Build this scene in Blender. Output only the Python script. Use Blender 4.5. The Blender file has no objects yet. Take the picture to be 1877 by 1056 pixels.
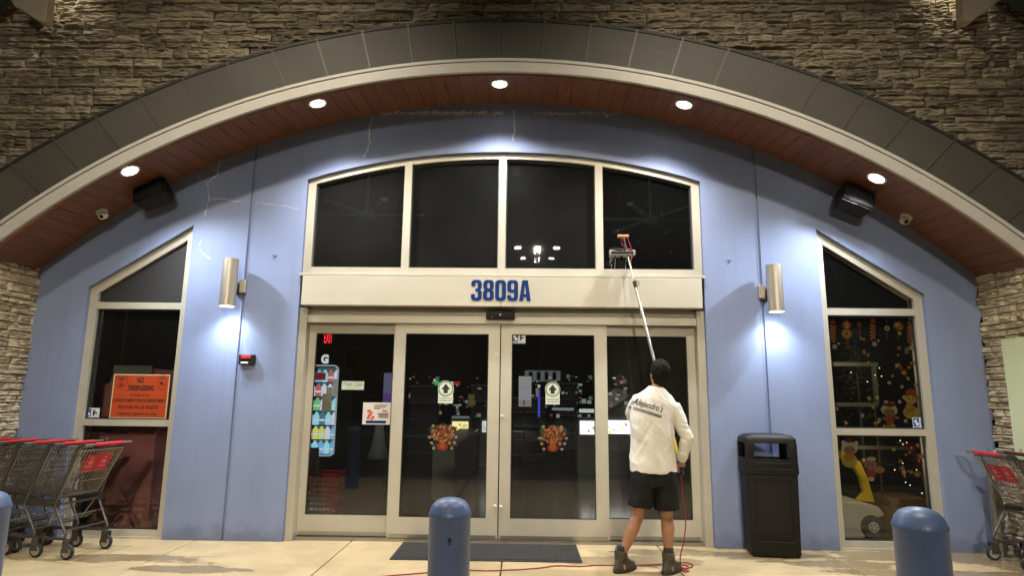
import bpy, bmesh, math, random
from mathutils import Vector, Matrix, noise
from mathutils.bvhtree import BVHTree
PI=math.pi; R=math.radians
rnd=random.Random(7)
sc=bpy.context.scene
COL=sc.collection

# ------------------------------------------------------------------ camera
CAM=Vector((.252,-6.705,1.5211)); FPX=1130.; PIT,YAW,ROL=R(9.923),R(-1.114),R(.654)
_f=Vector((math.sin(YAW)*math.cos(PIT),math.cos(YAW)*math.cos(PIT),math.sin(PIT)))
_r=Vector((math.cos(YAW),-math.sin(YAW),0)); _u=_r.cross(_f)
RR=math.cos(ROL)*_r+math.sin(ROL)*_u; UU=-math.sin(ROL)*_r+math.cos(ROL)*_u
cam=bpy.data.cameras.new('camera'); co=bpy.data.objects.new('camera',cam); COL.objects.link(co)
M3=Matrix((RR,UU,-_f)).transposed()
co.matrix_world=Matrix.Translation(CAM)@M3.to_4x4()
cam.sensor_width=36; cam.lens=36*FPX/1877; cam.clip_end=400; cam.clip_start=.05
sc.camera=co
def P(px,py,y=0.):
    d=_f+RR*((px-938.5)/FPX)+UU*((528-py)/FPX); return CAM+d*((y-CAM.y)/d.y)
def G(px,py,z=0.):
    d=_f+RR*((px-938.5)/FPX)+UU*((528-py)/FPX); return CAM+d*((z-CAM.z)/d.z)

# ------------------------------------------------------------------ night sky
w=bpy.data.worlds.new('World'); sc.world=w; w.use_nodes=True
nt=w.node_tree; bg=nt.nodes['Background']
sky=nt.nodes.new('ShaderNodeTexSky'); sky.sky_type='NISHITA'; sky.sun_disc=False
sky.sun_elevation=R(-3); sky.sun_rotation=R(200)
nt.links.new(sky.outputs[0],bg.inputs[0]); bg.inputs[1].default_value=.06
sc.view_settings.view_transform='Standard'; sc.view_settings.look='None'
sc.view_settings.exposure=0; sc.view_settings.gamma=1
sc.cycles.max_bounces=7; sc.cycles.sample_clamp_indirect=4; sc.cycles.caustics_reflective=False; sc.cycles.caustics_refractive=False
sc.cycles.transparent_max_bounces=12

# light strengths (W)
CAN_W=330; SCONCE_W=50; PORTICO_W=1050; POLE_W=23000; CORNER_W=30
COOL=(.86,.93,1.); WARM=(1.,.87,.66); NEUT=(1.,.93,.82)
def lamp(name,kind,loc,power,color,parent=None,aim=None,size=.05,spot=None,blend=.5):
    l=bpy.data.lights.new(name,kind); l.energy=power; l.color=color
    if kind=='AREA': l.shape='DISK'; l.size=size
    else: l.shadow_soft_size=size
    if spot: l.spot_size=R(spot); l.spot_blend=blend
    o=bpy.data.objects.new(name,l); COL.objects.link(o)
    off=wloc(parent) if parent else Vector()
    o.location=Vector(loc)-off
    if aim is not None: o.rotation_euler=Vector(aim).to_track_quat('-Z','Y').to_euler()
    if parent: o.parent=parent
    return o

# ------------------------------------------------------------------ mesh helpers
class MB:
    def __init__(s): s.v=[]; s.f=[]; s.m=[]; s.cur=0
    def add(s,vs,fs):
        n=len(s.v); s.v+= [Vector(v) for v in vs]
        for f in fs: s.f.append([i+n for i in f]); s.m.append(s.cur)
    def box(s,a,b,rot=None,piv=None):
        x0,y0,z0=a; x1,y1,z1=b
        vs=[Vector(q) for q in ((x0,y0,z0),(x1,y0,z0),(x1,y1,z0),(x0,y1,z0),(x0,y0,z1),(x1,y0,z1),(x1,y1,z1),(x0,y1,z1))]
        if rot is not None:
            c=Vector(piv) if piv is not None else Vector(((x0+x1)/2,(y0+y1)/2,(z0+z1)/2))
            vs=[c+rot@(v-c) for v in vs]
        s.add(vs,[(0,3,2,1),(4,5,6,7),(0,1,5,4),(1,2,6,5),(2,3,7,6),(3,0,4,7)]); return s
    def bbox(s,a,b,bev=.01,seg=2):
        bm=bmesh.new(); t=MB(); t.box(a,b)
        vv=[bm.verts.new(v) for v in t.v]
        for f in t.f: bm.faces.new([vv[i] for i in f])
        bmesh.ops.bevel(bm,geom=bm.edges[:],offset=bev,segments=seg,affect='EDGES',profile=.5)
        bm.verts.index_update()
        s.add([v.co.copy() for v in bm.verts],[[v.index for v in f.verts] for f in bm.faces]); bm.free(); return s
    def ring(s,c,ax,r,n,ry=None,ref=None):
        ax=Vector(ax).normalized(); ref=Vector(ref) if ref is not None else (Vector((0,0,1)) if abs(ax.z)<.9 else Vector((1,0,0)))
        u=ax.cross(ref).normalized(); v=ax.cross(u)*-1
        ry=ry or r
        return [Vector(c)+u*(r*math.cos(2*PI*k/n))+v*(ry*math.sin(2*PI*k/n)) for k in range(n)]
    def tube(s,pts,r,n=6,cap=True,closed=False):
        pts=[Vector(p) for p in pts]; m=len(pts); rs=r if isinstance(r,(list,tuple)) else [r]*m
        vs=[]; prev=None
        for i,p in enumerate(pts):
            a=pts[i-1] if i else (pts[-1] if closed else p); b=pts[i+1] if i<m-1 else (pts[0] if closed else p)
            t=(b-a).normalized()
            if prev is None:
                ref=Vector((0,0,1)) if abs(t.z)<.9 else Vector((1,0,0)); u=t.cross(ref).normalized()
            else: u=(prev-t*prev.dot(t)).normalized()
            prev=u; v=t.cross(u)
            for k in range(n):
                a_=2*PI*k/n; vs.append(p+u*(rs[i]*math.cos(a_))+v*(rs[i]*math.sin(a_)))
        fs=[]
        for i in range(m-1 if not closed else m):
            j=(i+1)%m
            for k in range(n): fs.append((i*n+k,i*n+(k+1)%n,j*n+(k+1)%n,j*n+k))
        if cap and not closed: fs.append(tuple(range(n))[::-1]); fs.append(tuple((m-1)*n+k for k in range(n)))
        s.add(vs,fs); return s
    def loft(s,rings,cap=True):
        n=len(rings[0]); vs=[v for r in rings for v in r]; fs=[]
        for i in range(len(rings)-1):
            for k in range(n): fs.append((i*n+k,i*n+(k+1)%n,(i+1)*n+(k+1)%n,(i+1)*n+k))
        if cap: fs.append(tuple(range(n))[::-1]); fs.append(tuple((len(rings)-1)*n+k for k in range(n)))
        s.add(vs,fs); return s
    def lathe(s,c,prof,n=24,ax=(0,0,1)):
        ax=Vector(ax).normalized(); return s.loft([s.ring(Vector(c)+ax*h,ax,max(r,1e-4),n) for r,h in prof])
    def ball(s,c,rx,ry,rz,nu=16,nv=10,rot=None):
        rs=[]
        for j in range(nv+1):
            t=-PI/2+PI*j/nv; cr=max(math.cos(t),.02)
            rr=[Vector((rx*cr*math.cos(2*PI*k/nu),ry*cr*math.sin(2*PI*k/nu),rz*math.sin(t))) for k in range(nu)]
            if rot is not None: rr=[rot@q for q in rr]
            rs.append([Vector(c)+q for q in rr])
        return s.loft(rs)
    def prism(s,poly,y0,y1):      # poly: (x,z) list, extruded in y
        n=len(poly); vs=[Vector((x,y0,z)) for x,z in poly]+[Vector((x,y1,z)) for x,z in poly]
        ar=sum(poly[i][0]*poly[(i+1)%n][1]-poly[(i+1)%n][0]*poly[i][1] for i in range(n))
        fs=[tuple(range(n)),tuple(range(2*n-1,n-1,-1))]+[(i,i+n,(i+1)%n+n,(i+1)%n) for i in range(n)]
        if ar<0: fs=[f[::-1] for f in fs]
        s.add(vs,fs); return s
def wloc(o):
    l=Vector()
    while o: l+=o.location; o=o.parent
    return l
def obj(name,mb,mat,parent=None,world=True,smooth=False,bev=0):
    me=bpy.data.meshes.new(name)
    off=wloc(parent) if (parent and world) else Vector()
    me.from_pydata([v-off for v in mb.v],[],mb.f)
    mats=mat if isinstance(mat,(list,tuple)) else [mat]
    for m in mats: me.materials.append(m)
    if len(mats)>1: me.polygons.foreach_set('material_index',mb.m)
    if smooth:
        me.polygons.foreach_set('use_smooth',[True]*len(me.polygons))
        if smooth!='all': me.set_sharp_from_angle(angle=R(40))
    me.update()
    o=bpy.data.objects.new(name,me); COL.objects.link(o)
    if parent: o.parent=parent
    if bev:
        b=o.modifiers.new('bevel','BEVEL'); b.width=bev; b.segments=2; b.limit_method='ANGLE'
    return o
def tag(o,label=None,cat=None,group=None,kind=None):
    if label: o['label']=label
    if cat: o['category']=cat
    if group: o['group']=group
    if kind: o['kind']=kind
    return o
def thing(name,label,cat,loc=(0,0,0),group=None,kind=None,rz=0):
    o=bpy.data.objects.new(name,None); o.empty_display_size=.1; COL.objects.link(o); o.location=loc; o.rotation_euler[2]=rz
    return tag(o,label,cat,group,kind)
def children(o): return [c for c in list(COL.objects) if c.parent==o]
def copy_tree(o,parent=None,kids=None):
    c=o.copy(); COL.objects.link(c)
    if parent: c.parent=parent
    for ch in children(o): copy_tree(ch,c)
    return c
def from_curve(splines,y0,y1):
    """2D closed splines (x,z) with even-odd holes -> MB extruded from y0 to y1"""
    cu=bpy.data.curves.new('c','CURVE'); cu.dimensions='2D'; cu.fill_mode='BOTH'; cu.extrude=abs(y1-y0)/2
    for pts in splines:
        sp=cu.splines.new('POLY'); sp.points.add(len(pts)-1)
        for p,(x,z) in zip(sp.points,pts): p.co=(x,z,0,1)
        sp.use_cyclic_u=True
    o=bpy.data.objects.new('c',cu); me=bpy.data.meshes.new_from_object(o)
    mb=MB(); ym=(y0+y1)/2
    mb.add([Vector((v.co.x,ym-v.co.z,v.co.y)) for v in me.vertices],[tuple(p.vertices) for p in me.polygons])
    bpy.data.objects.remove(o); bpy.data.curves.remove(cu); bpy.data.meshes.remove(me)
    return mb
def textmb(body,x0,x1,z0,z1,y,bold=.0,depth=.0006,shear=0.,sq=None):
    cu=bpy.data.curves.new('t','FONT'); cu.body=body; cu.size=1; cu.offset=bold; cu.extrude=0; cu.resolution_u=3; cu.shear=shear
    o=bpy.data.objects.new('t',cu); me=bpy.data.meshes.new_from_object(o)
    xs=[v.co.x for v in me.vertices]; ys=[v.co.y for v in me.vertices]
    ax,bx,ay,by=min(xs),max(xs),min(ys),max(ys)
    mb=MB(); mb.add([Vector((x0+(v.co.x-ax)/(bx-ax)*(x1-x0),y,z0+(v.co.y-ay)/(by-ay)*(z1-z0))) for v in me.vertices],[tuple(p.vertices) for p in me.polygons])
    bpy.data.objects.remove(o); bpy.data.curves.remove(cu); bpy.data.meshes.remove(me)
    return mb
def circ(c,r,x): return c+math.sqrt(max(r*r-x*x,0))

# ------------------------------------------------------------------ materials
def mat(name,col,rough=.5,metal=0.,var=.0,vscale=3.,bump=.0,bscale=60.,rand=0.,spec=.5,emit=None,estr=1.,col2=None,stretch=None,coat=0):
    m=bpy.data.materials.new(name); m.use_nodes=True; nt=m.node_tree; b=nt.nodes['Principled BSDF']; L=nt.links
    b.inputs['Roughness'].default_value=rough; b.inputs['Metallic'].default_value=metal
    b.inputs['Specular IOR Level'].default_value=spec; b.inputs['Coat Weight'].default_value=coat
    tc=nt.nodes.new('ShaderNodeNewGeometry'); src=tc.outputs['Position']
    if stretch:
        mp=nt.nodes.new('ShaderNodeMapping'); mp.inputs['Scale'].default_value=stretch; L.new(src,mp.inputs[0]); src=mp.outputs[0]
    b.inputs['Base Color'].default_value=(*col,1); out=None
    if var or col2:
        n=nt.nodes.new('ShaderNodeTexNoise'); n.inputs['Scale'].default_value=vscale; n.inputs['Detail'].default_value=6; n.inputs['Roughness'].default_value=.6
        L.new(src,n.inputs['Vector'])
        rp=nt.nodes.new('ShaderNodeMapRange'); rp.inputs[1].default_value=.3; rp.inputs[2].default_value=.7; L.new(n.outputs[0],rp.inputs[0])
        mx=nt.nodes.new('ShaderNodeMix'); mx.data_type='RGBA'; L.new(rp.outputs[0],mx.inputs[0])
        c2=col2 or tuple(min(1,c*(1+var)) for c in col); c1=col if col2 else tuple(c*(1-var) for c in col)
        mx.inputs[6].default_value=(*c1,1); mx.inputs[7].default_value=(*c2,1); out=mx.outputs[2]
        L.new(out,b.inputs['Base Color'])
    if rand:
        oi=nt.nodes.new('ShaderNodeObjectInfo'); hs=nt.nodes.new('ShaderNodeHueSaturation')
        mr=nt.nodes.new('ShaderNodeMapRange'); mr.inputs[3].default_value=1-rand; mr.inputs[4].default_value=1+rand
        L.new(oi.outputs['Random'],mr.inputs[0]); L.new(mr.outputs[0],hs.inputs['Value'])
        if out: L.new(out,hs.inputs['Color'])
        else: hs.inputs['Color'].default_value=(*col,1)
        L.new(hs.outputs[0],b.inputs['Base Color'])
    if bump:
        n2=nt.nodes.new('ShaderNodeTexNoise'); n2.inputs['Scale'].default_value=bscale; n2.inputs['Detail'].default_value=5
        L.new(src,n2.inputs['Vector'])
        bp=nt.nodes.new('ShaderNodeBump'); bp.inputs['Strength'].default_value=bump; bp.inputs['Distance'].default_value=.01
        L.new(n2.outputs[0],bp.inputs['Height']); L.new(bp.outputs[0],b.inputs['Normal'])
    if emit: b.inputs['Emission Color'].default_value=(*emit,1); b.inputs['Emission Strength'].default_value=estr
    return m
def emis(name,col,s):
    return mat(name,(.02,.02,.02),emit=col,estr=s)
def glass(name,haze=.03,drops=0,tint=.45,boost=1.0,streak=False):
    m=bpy.data.materials.new(name); m.use_nodes=True; nt=m.node_tree; L=nt.links; nt.nodes.clear()
    out=nt.nodes.new('ShaderNodeOutputMaterial'); tr=nt.nodes.new('ShaderNodeBsdfTransparent'); tr.inputs[0].default_value=(tint,tint*1.02,tint,1)
    gl=nt.nodes.new('ShaderNodeBsdfGlossy'); gl.inputs['Roughness'].default_value=.015; fr=nt.nodes.new('ShaderNodeFresnel'); fr.inputs[0].default_value=1.5
    mb_=nt.nodes.new('ShaderNodeMath'); mb_.operation='MULTIPLY'; mb_.inputs[1].default_value=boost; mb_.use_clamp=True; L.new(fr.outputs[0],mb_.inputs[0])
    m1=nt.nodes.new('ShaderNodeMixShader'); L.new(mb_.outputs[0],m1.inputs[0]); L.new(tr.outputs[0],m1.inputs[1]); L.new(gl.outputs[0],m1.inputs[2])
    df=nt.nodes.new('ShaderNodeBsdfDiffuse'); df.inputs[0].default_value=(.55,.56,.52,1)
    m2=nt.nodes.new('ShaderNodeMixShader')
    g=nt.nodes.new('ShaderNodeNewGeometry'); mp=nt.nodes.new('ShaderNodeMapping'); L.new(g.outputs['Position'],mp.inputs[0])
    n=nt.nodes.new('ShaderNodeTexNoise'); n.inputs['Detail'].default_value=8; L.new(mp.outputs[0],n.inputs['Vector'])
    mp.inputs['Scale'].default_value=(1,1,.35) if streak else (1,1,1); n.inputs['Scale'].default_value=9 if streak else 1.1
    mr=nt.nodes.new('ShaderNodeMapRange'); mr.inputs[1].default_value=.35; mr.inputs[2].default_value=.75; mr.inputs[3].default_value=haze*.7; mr.inputs[4].default_value=haze*1.3
    L.new(n.outputs[0],mr.inputs[0])
    fac=mr.outputs[0]
    if drops:
        vo=nt.nodes.new('ShaderNodeTexVoronoi'); vo.inputs['Scale'].default_value=22; L.new(g.outputs['Position'],vo.inputs['Vector'])
        lt=nt.nodes.new('ShaderNodeMath'); lt.operation='LESS_THAN'; lt.inputs[1].default_value=.07; L.new(vo.outputs['Distance'],lt.inputs[0])
        cr=nt.nodes.new('ShaderNodeSeparateColor'); L.new(vo.outputs['Color'],cr.inputs[0])
        gt=nt.nodes.new('ShaderNodeMath'); gt.operation='GREATER_THAN'; gt.inputs[1].default_value=.84; L.new(cr.outputs[0],gt.inputs[0])
        mu=nt.nodes.new('ShaderNodeMath'); mu.operation='MULTIPLY'; L.new(lt.outputs[0],mu.inputs[0]); L.new(gt.outputs[0],mu.inputs[1])
        mu2=nt.nodes.new('ShaderNodeMath'); mu2.operation='MULTIPLY'; L.new(mu.outputs[0],mu2.inputs[0]); mu2.inputs[1].default_value=drops
        ad=nt.nodes.new('ShaderNodeMath'); L.new(mu2.outputs[0],ad.inputs[0]); L.new(fac,ad.inputs[1]); fac=ad.outputs[0]
    bp=nt.nodes.new('ShaderNodeBump'); bp.inputs['Strength'].default_value=.0 if not streak else .06; bp.inputs['Distance'].default_value=.002
    L.new(n.outputs[0],bp.inputs['Height']); L.new(bp.outputs[0],gl.inputs['Normal'])
    L.new(fac,m2.inputs[0]); L.new(m1.outputs[0],m2.inputs[1]); L.new(df.outputs[0],m2.inputs[2]); L.new(m2.outputs[0],out.inputs[0])
    return m
def concrete():
    m=mat('concrete',(.43,.33,.185),rough=.7,var=.2,vscale=1.6,bump=.12,bscale=90,rand=.05); nt=m.node_tree; L=nt.links; b=nt.nodes['Principled BSDF']
    g=nt.nodes.new('ShaderNodeNewGeometry')
    # fine speckle + broad tread stains
    n=nt.nodes.new('ShaderNodeTexNoise'); n.inputs['Scale'].default_value=14; n.inputs['Detail'].default_value=9; n.inputs['Roughness'].default_value=.7
    mp=nt.nodes.new('ShaderNodeMapping'); mp.inputs['Scale'].default_value=(.5,1.3,1); L.new(g.outputs['Position'],mp.inputs[0]); L.new(mp.outputs[0],n.inputs['Vector'])
    r=nt.nodes.new('ShaderNodeMapRange'); r.inputs[1].default_value=.62; r.inputs[2].default_value=.72; r.inputs[3].default_value=1; r.inputs[4].default_value=.72; L.new(n.outputs[0],r.inputs[0])
    # puddles: elliptical regions times noise
    wet=None
    n2=nt.nodes.new('ShaderNodeTexNoise'); n2.inputs['Scale'].default_value=2.6; n2.inputs['Detail'].default_value=7; n2.inputs['Roughness'].default_value=.65; L.new(mp.outputs[0],n2.inputs['Vector'])
    for cx,cy,sx,sy in ((1.35,-.55,.9,.28),(2.2,-.2,1.5,.18),(4.3,-.22,1.3,.3),(3.9,-.8,.8,.2),(-3.3,-.72,.9,.16),(-2.6,-1.05,.6,.12),(3.2,-.5,.8,.16),(5.,-.4,.6,.3)):
        v=nt.nodes.new('ShaderNodeVectorMath'); v.operation='SUBTRACT'; v.inputs[1].default_value=(cx,cy,0); L.new(g.outputs['Position'],v.inputs[0])
        v2=nt.nodes.new('ShaderNodeVectorMath'); v2.operation='MULTIPLY'; v2.inputs[1].default_value=(1/sx,1/sy,0); L.new(v.outputs[0],v2.inputs[0])
        le=nt.nodes.new('ShaderNodeVectorMath'); le.operation='LENGTH'; L.new(v2.outputs[0],le.inputs[0])
        if wet is None: wet=le.outputs['Value']
        else:
            mi=nt.nodes.new('ShaderNodeMath'); mi.operation='MINIMUM'; L.new(wet,mi.inputs[0]); L.new(le.outputs['Value'],mi.inputs[1]); wet=mi.outputs[0]
    a=nt.nodes.new('ShaderNodeMath'); a.operation='MULTIPLY_ADD'; L.new(n2.outputs[0],a.inputs[0]); a.inputs[1].default_value=3.4; a.inputs[2].default_value=-1.75
    s=nt.nodes.new('ShaderNodeMath'); s.operation='ADD'; L.new(wet,s.inputs[0]); L.new(a.outputs[0],s.inputs[1])
    wm=nt.nodes.new('ShaderNodeMapRange'); wm.inputs[1].default_value=.92; wm.inputs[2].default_value=.7; wm.inputs[3].default_value=0; wm.inputs[4].default_value=1; L.new(s.outputs[0],wm.inputs[0])
    wc=nt.nodes.new('ShaderNodeMapRange'); wc.inputs[3].default_value=1; wc.inputs[4].default_value=.6; L.new(wm.outputs[0],wc.inputs[0])
    mu=nt.nodes.new('ShaderNodeMath'); mu.operation='MULTIPLY'; L.new(r.outputs[0],mu.inputs[0]); L.new(wc.outputs[0],mu.inputs[1])
    src=b.inputs['Base Color'].links[0].from_socket
    vm=nt.nodes.new('ShaderNodeVectorMath'); vm.operation='SCALE'; L.new(src,vm.inputs[0]); L.new(mu.outputs[0],vm.inputs['Scale']); L.new(vm.outputs[0],b.inputs['Base Color'])
    wr=nt.nodes.new('ShaderNodeMapRange'); wr.inputs[3].default_value=.7; wr.inputs[4].default_value=.14; L.new(wm.outputs[0],wr.inputs[0]); L.new(wr.outputs[0],b.inputs['Roughness'])
    return m
def scuffs(m,colr,lo=.62,hi=.68,scale=(9,9,3.5),sc_=5.,seed=0):
    nt=m.node_tree; L=nt.links; b=nt.nodes['Principled BSDF']
    g=nt.nodes.new('ShaderNodeNewGeometry'); mp=nt.nodes.new('ShaderNodeMapping'); mp.inputs['Scale'].default_value=scale; mp.inputs['Location'].default_value=(seed,seed,0); L.new(g.outputs['Position'],mp.inputs[0])
    n=nt.nodes.new('ShaderNodeTexNoise'); n.inputs['Scale'].default_value=sc_; n.inputs['Detail'].default_value=9; n.inputs['Roughness'].default_value=.72; L.new(mp.outputs[0],n.inputs['Vector'])
    r=nt.nodes.new('ShaderNodeMapRange'); r.inputs[1].default_value=lo; r.inputs[2].default_value=hi; L.new(n.outputs[0],r.inputs[0])
    mx=nt.nodes.new('ShaderNodeMix'); mx.data_type='RGBA'; L.new(r.outputs[0],mx.inputs[0]); mx.inputs[7].default_value=(*colr,1)
    bc=b.inputs['Base Color']
    if bc.links: L.new(bc.links[0].from_socket,mx.inputs[6])
    else: mx.inputs[6].default_value=bc.default_value
    L.new(mx.outputs[2],bc); return m
def bluewall():
    m=mat('blue_paint',(.212,.265,.435),rough=.55,var=.07,vscale=1.3,bump=.06,bscale=140); nt=m.node_tree; L=nt.links; b=nt.nodes['Principled BSDF']
    g=nt.nodes.new('ShaderNodeNewGeometry'); mp=nt.nodes.new('ShaderNodeMapping'); mp.inputs['Scale'].default_value=(7,7,.5); L.new(g.outputs['Position'],mp.inputs[0])
    n=nt.nodes.new('ShaderNodeTexNoise'); n.inputs['Scale'].default_value=1.5; n.inputs['Detail'].default_value=6; L.new(mp.outputs[0],n.inputs['Vector'])
    r=nt.nodes.new('ShaderNodeMapRange'); r.inputs[1].default_value=.5; r.inputs[2].default_value=.75; r.inputs[3].default_value=1; r.inputs[4].default_value=.93; L.new(n.outputs[0],r.inputs[0])
    # noise-edged band, darker towards the pavement
    sx=nt.nodes.new('ShaderNodeSeparateXYZ'); L.new(g.outputs['Position'],sx.inputs[0])
    n3=nt.nodes.new('ShaderNodeTexNoise'); n3.inputs['Scale'].default_value=7; n3.inputs['Detail'].default_value=8; L.new(g.outputs['Position'],n3.inputs['Vector'])
    h=nt.nodes.new('ShaderNodeMath'); h.operation='MULTIPLY_ADD'; L.new(n3.outputs[0],h.inputs[0]); h.inputs[1].default_value=-.35; L.new(sx.outputs[2],h.inputs[2])
    r2=nt.nodes.new('ShaderNodeMapRange'); r2.inputs[1].default_value=-.14; r2.inputs[2].default_value=.0; r2.inputs[3].default_value=.68; r2.inputs[4].default_value=1; L.new(h.outputs[0],r2.inputs[0])
    mu=nt.nodes.new('ShaderNodeMath'); mu.operation='MULTIPLY'; L.new(r.outputs[0],mu.inputs[0]); L.new(r2.outputs[0],mu.inputs[1])
    src=b.inputs['Base Color'].links[0].from_socket
    vm=nt.nodes.new('ShaderNodeVectorMath'); vm.operation='SCALE'; L.new(src,vm.inputs[0]); L.new(mu.outputs[0],vm.inputs['Scale']); L.new(vm.outputs[0],b.inputs['Base Color'])
    return m
BLUE=bluewall(); CONC=concrete()
BOLL=mat('blue_bollard_paint',(.085,.135,.285),rough=.42,var=.12,vscale=9,bump=.1,bscale=40)
scuffs(BOLL,(.16,.2,.3),.63,.7); scuffs(BOLL,(.03,.035,.05),.66,.7,(4,4,12),4,7); scuffs(BLUE,(.12,.14,.2),.7,.74,(6,6,6),3); scuffs(CONC,(.2,.155,.095),.60,.72,(1,1,1),9,3); scuffs(CONC,(.13,.105,.07),.69,.71,(1,1,1),22,9)
ALU=mat('champagne_aluminium',(.50,.47,.39),rough=.42,metal=.25,var=.05,vscale=5,bump=.02,bscale=30,rand=.03)
ALU2=mat('tan_fascia_paint',(.51,.475,.39),rough=.45,metal=.1,var=.05,vscale=3)
DARKLINE=mat('black_gasket',(.02,.02,.02),rough=.6)
GLASS=glass('tinted_glass',haze=.006,tint=.85); GLASSD=glass('door_glass',haze=.006,tint=.85); GLASSW=glass('hazy_wet_glass',haze=.022,boost=1.1,drops=.07); GLASSS=glass('rinsed_glass',haze=.008,drops=.6,boost=1.1); GLASSR=glass('streaky_wet_door_glass',haze=.02,streak=True,tint=.85)
WOOD=mat('stained_soffit_board',(.17,.068,.032),rough=.45,var=.22,vscale=4,rand=.08,stretch=(6,.6,6),bump=.05)
BRONZE=mat('dark_bronze_sheet',(.068,.063,.054),rough=.62,metal=.0,var=.12,vscale=2.2,rand=.05)
SEAM=mat('bronze_seam',(.085,.078,.066),rough=.5)  # lighter than the sheet, paints a highlight along each seam
TRIM=mat('white_painted_trim',(.55,.54,.51),rough=.5,var=.05,vscale=3)
STONE=mat('ledge_stone',(.135,.118,.085),rough=.88,col2=(.34,.295,.215),vscale=6,rand=.32,bump=.5,bscale=60,stretch=(.7,.7,2.6))
STONEP=mat('pale_ledge_stone',(.42,.355,.25),rough=.85,col2=(.70,.62,.46),vscale=8,rand=.14,bump=.5,bscale=60,stretch=(1,.8,2.2))
MORTAR=mat('dark_mortar',(.035,.03,.022),rough=.9)
BLACKP=mat('black_plastic',(.010,.009,.008),rough=.55,spec=.25,var=.1,bump=.04,bscale=200)
BLACKM=mat('black_matte',(.018,.018,.018),rough=.6)
scuffs(BLACKP,(.05,.046,.04),.66,.72,(1,1,3),14)
STEEL=mat('brushed_steel',(.56,.51,.42),rough=.45,metal=.9,stretch=(60,60,1),var=.08,vscale=1)
CART=mat('cart_grey_wire',(.10,.095,.085),rough=.38,metal=.6,var=.1)
CHROME=mat('worn_chrome',(.36,.34,.30),rough=.3,metal=.9)
REDP=mat('red_plastic',(.48,.022,.03),rough=.4)
DREDP=mat('dark_red_plastic',(.09,.012,.014),rough=.5)
RUBBER=mat('black_rubber',(.02,.02,.02),rough=.7); WGREY=mat('grey_wheel',(.33,.32,.3),rough=.5)
WHITE=mat('white_plastic',(.72,.71,.66),rough=.4)
PAPER=mat('sticker_white',(.62,.66,.56),rough=.5); INK=mat('print_black',(.015,.015,.015),rough=.5); GREENI=mat('print_green',(.03,.12,.06),rough=.5)
ORANGE=mat('sign_orange',(.42,.055,.008),rough=.5,var=.06,vscale=9); NAVY=mat('print_navy',(.008,.035,.15),rough=.8,spec=.1); STB=mat('sticker_blue',(.03,.11,.36),rough=.6,spec=.2); SIGNEDGE=mat('sign_border',(.6,.45,.25),rough=.5)
SKIN=mat('tanned_skin',(.36,.18,.10),rough=.5,var=.08,vscale=12); SKIN.node_tree.nodes['Principled BSDF'].inputs['Subsurface Weight'].default_value=.08
HAIR=mat('dark_hair',(.009,.007,.005),rough=.7,spec=.15,bump=1.,bscale=90,stretch=(1,1,.35))
SHIRT=mat('white_cotton',(.76,.74,.69),rough=.85,bump=.15,bscale=220,var=.03)
SHORTS=mat('black_shorts_cloth',(.015,.014,.015),rough=.9,spec=.15,bump=.2,bscale=150)
SOCK=mat('charcoal_sock',(.035,.035,.035),rough=.9); BOOT=mat('muddy_leather',(.06,.052,.035),rough=.65,var=.4,vscale=18,bump=.3,bscale=70)
HOSE=mat('red_hose',(.27,.012,.018),rough=.45); YEL=mat('yellow_pole',(.75,.55,.03),rough=.4); BRIST=mat('orange_bristle',(.65,.30,.12),rough=.7); WATER=mat('water_drops',(.6,.6,.62),rough=.1,spec=1)
MATM=mat('rubber_mat',(.028,.027,.027),rough=.75,bump=.4,bscale=120,var=.25,vscale=5)
ASPH=mat('asphalt',(.045,.045,.046),rough=.9,var=.2,vscale=4,bump=.4,bscale=60)
NAVYM=mat('navy_metal',(.02,.035,.055),rough=.5); TEAL=mat('slate_metal',(.014,.02,.023),rough=.5); BEIGE=mat('beige_steel',(.42,.36,.27),rough=.5,var=.05)
LENS=emis('lamp_lens',(1,.97,.9),14)

# ------------------------------------------------------------------ ground
mb=MB(); mb.box((-60,-60,-.19),(60,-4.62,-.15)); tag(obj('parking_lot',mb,ASPH),kind='structure')
mb=MB(); mb.box((-9,-4.6,-.2),(9,.3,-.02)); sw=tag(obj('sidewalk',mb,MORTAR),kind='structure')
xs=[-9,-7.9,-6.3,-4.72,-3.14,-1.53,.07,1.66,3.22,3.27,4.85,6.4,8,9]; ys=[-4.6,-2.5,-.87,.3]
for i in range(len(xs)-1):
    for j in range(3):
        gz=.006
        mb=MB(); mb.bbox((xs[i]+gz,ys[j]+gz,-.1),(xs[i+1]-gz,ys[j+1]-gz,rnd.uniform(-.0015,.0)),.005,1); obj('slab',mb,CONC,sw)
mb=MB(); mb.box((-9,-4.75,-.16),(9,-4.605,0)); tag(obj('kerb',mb,CONC),kind='structure')

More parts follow.
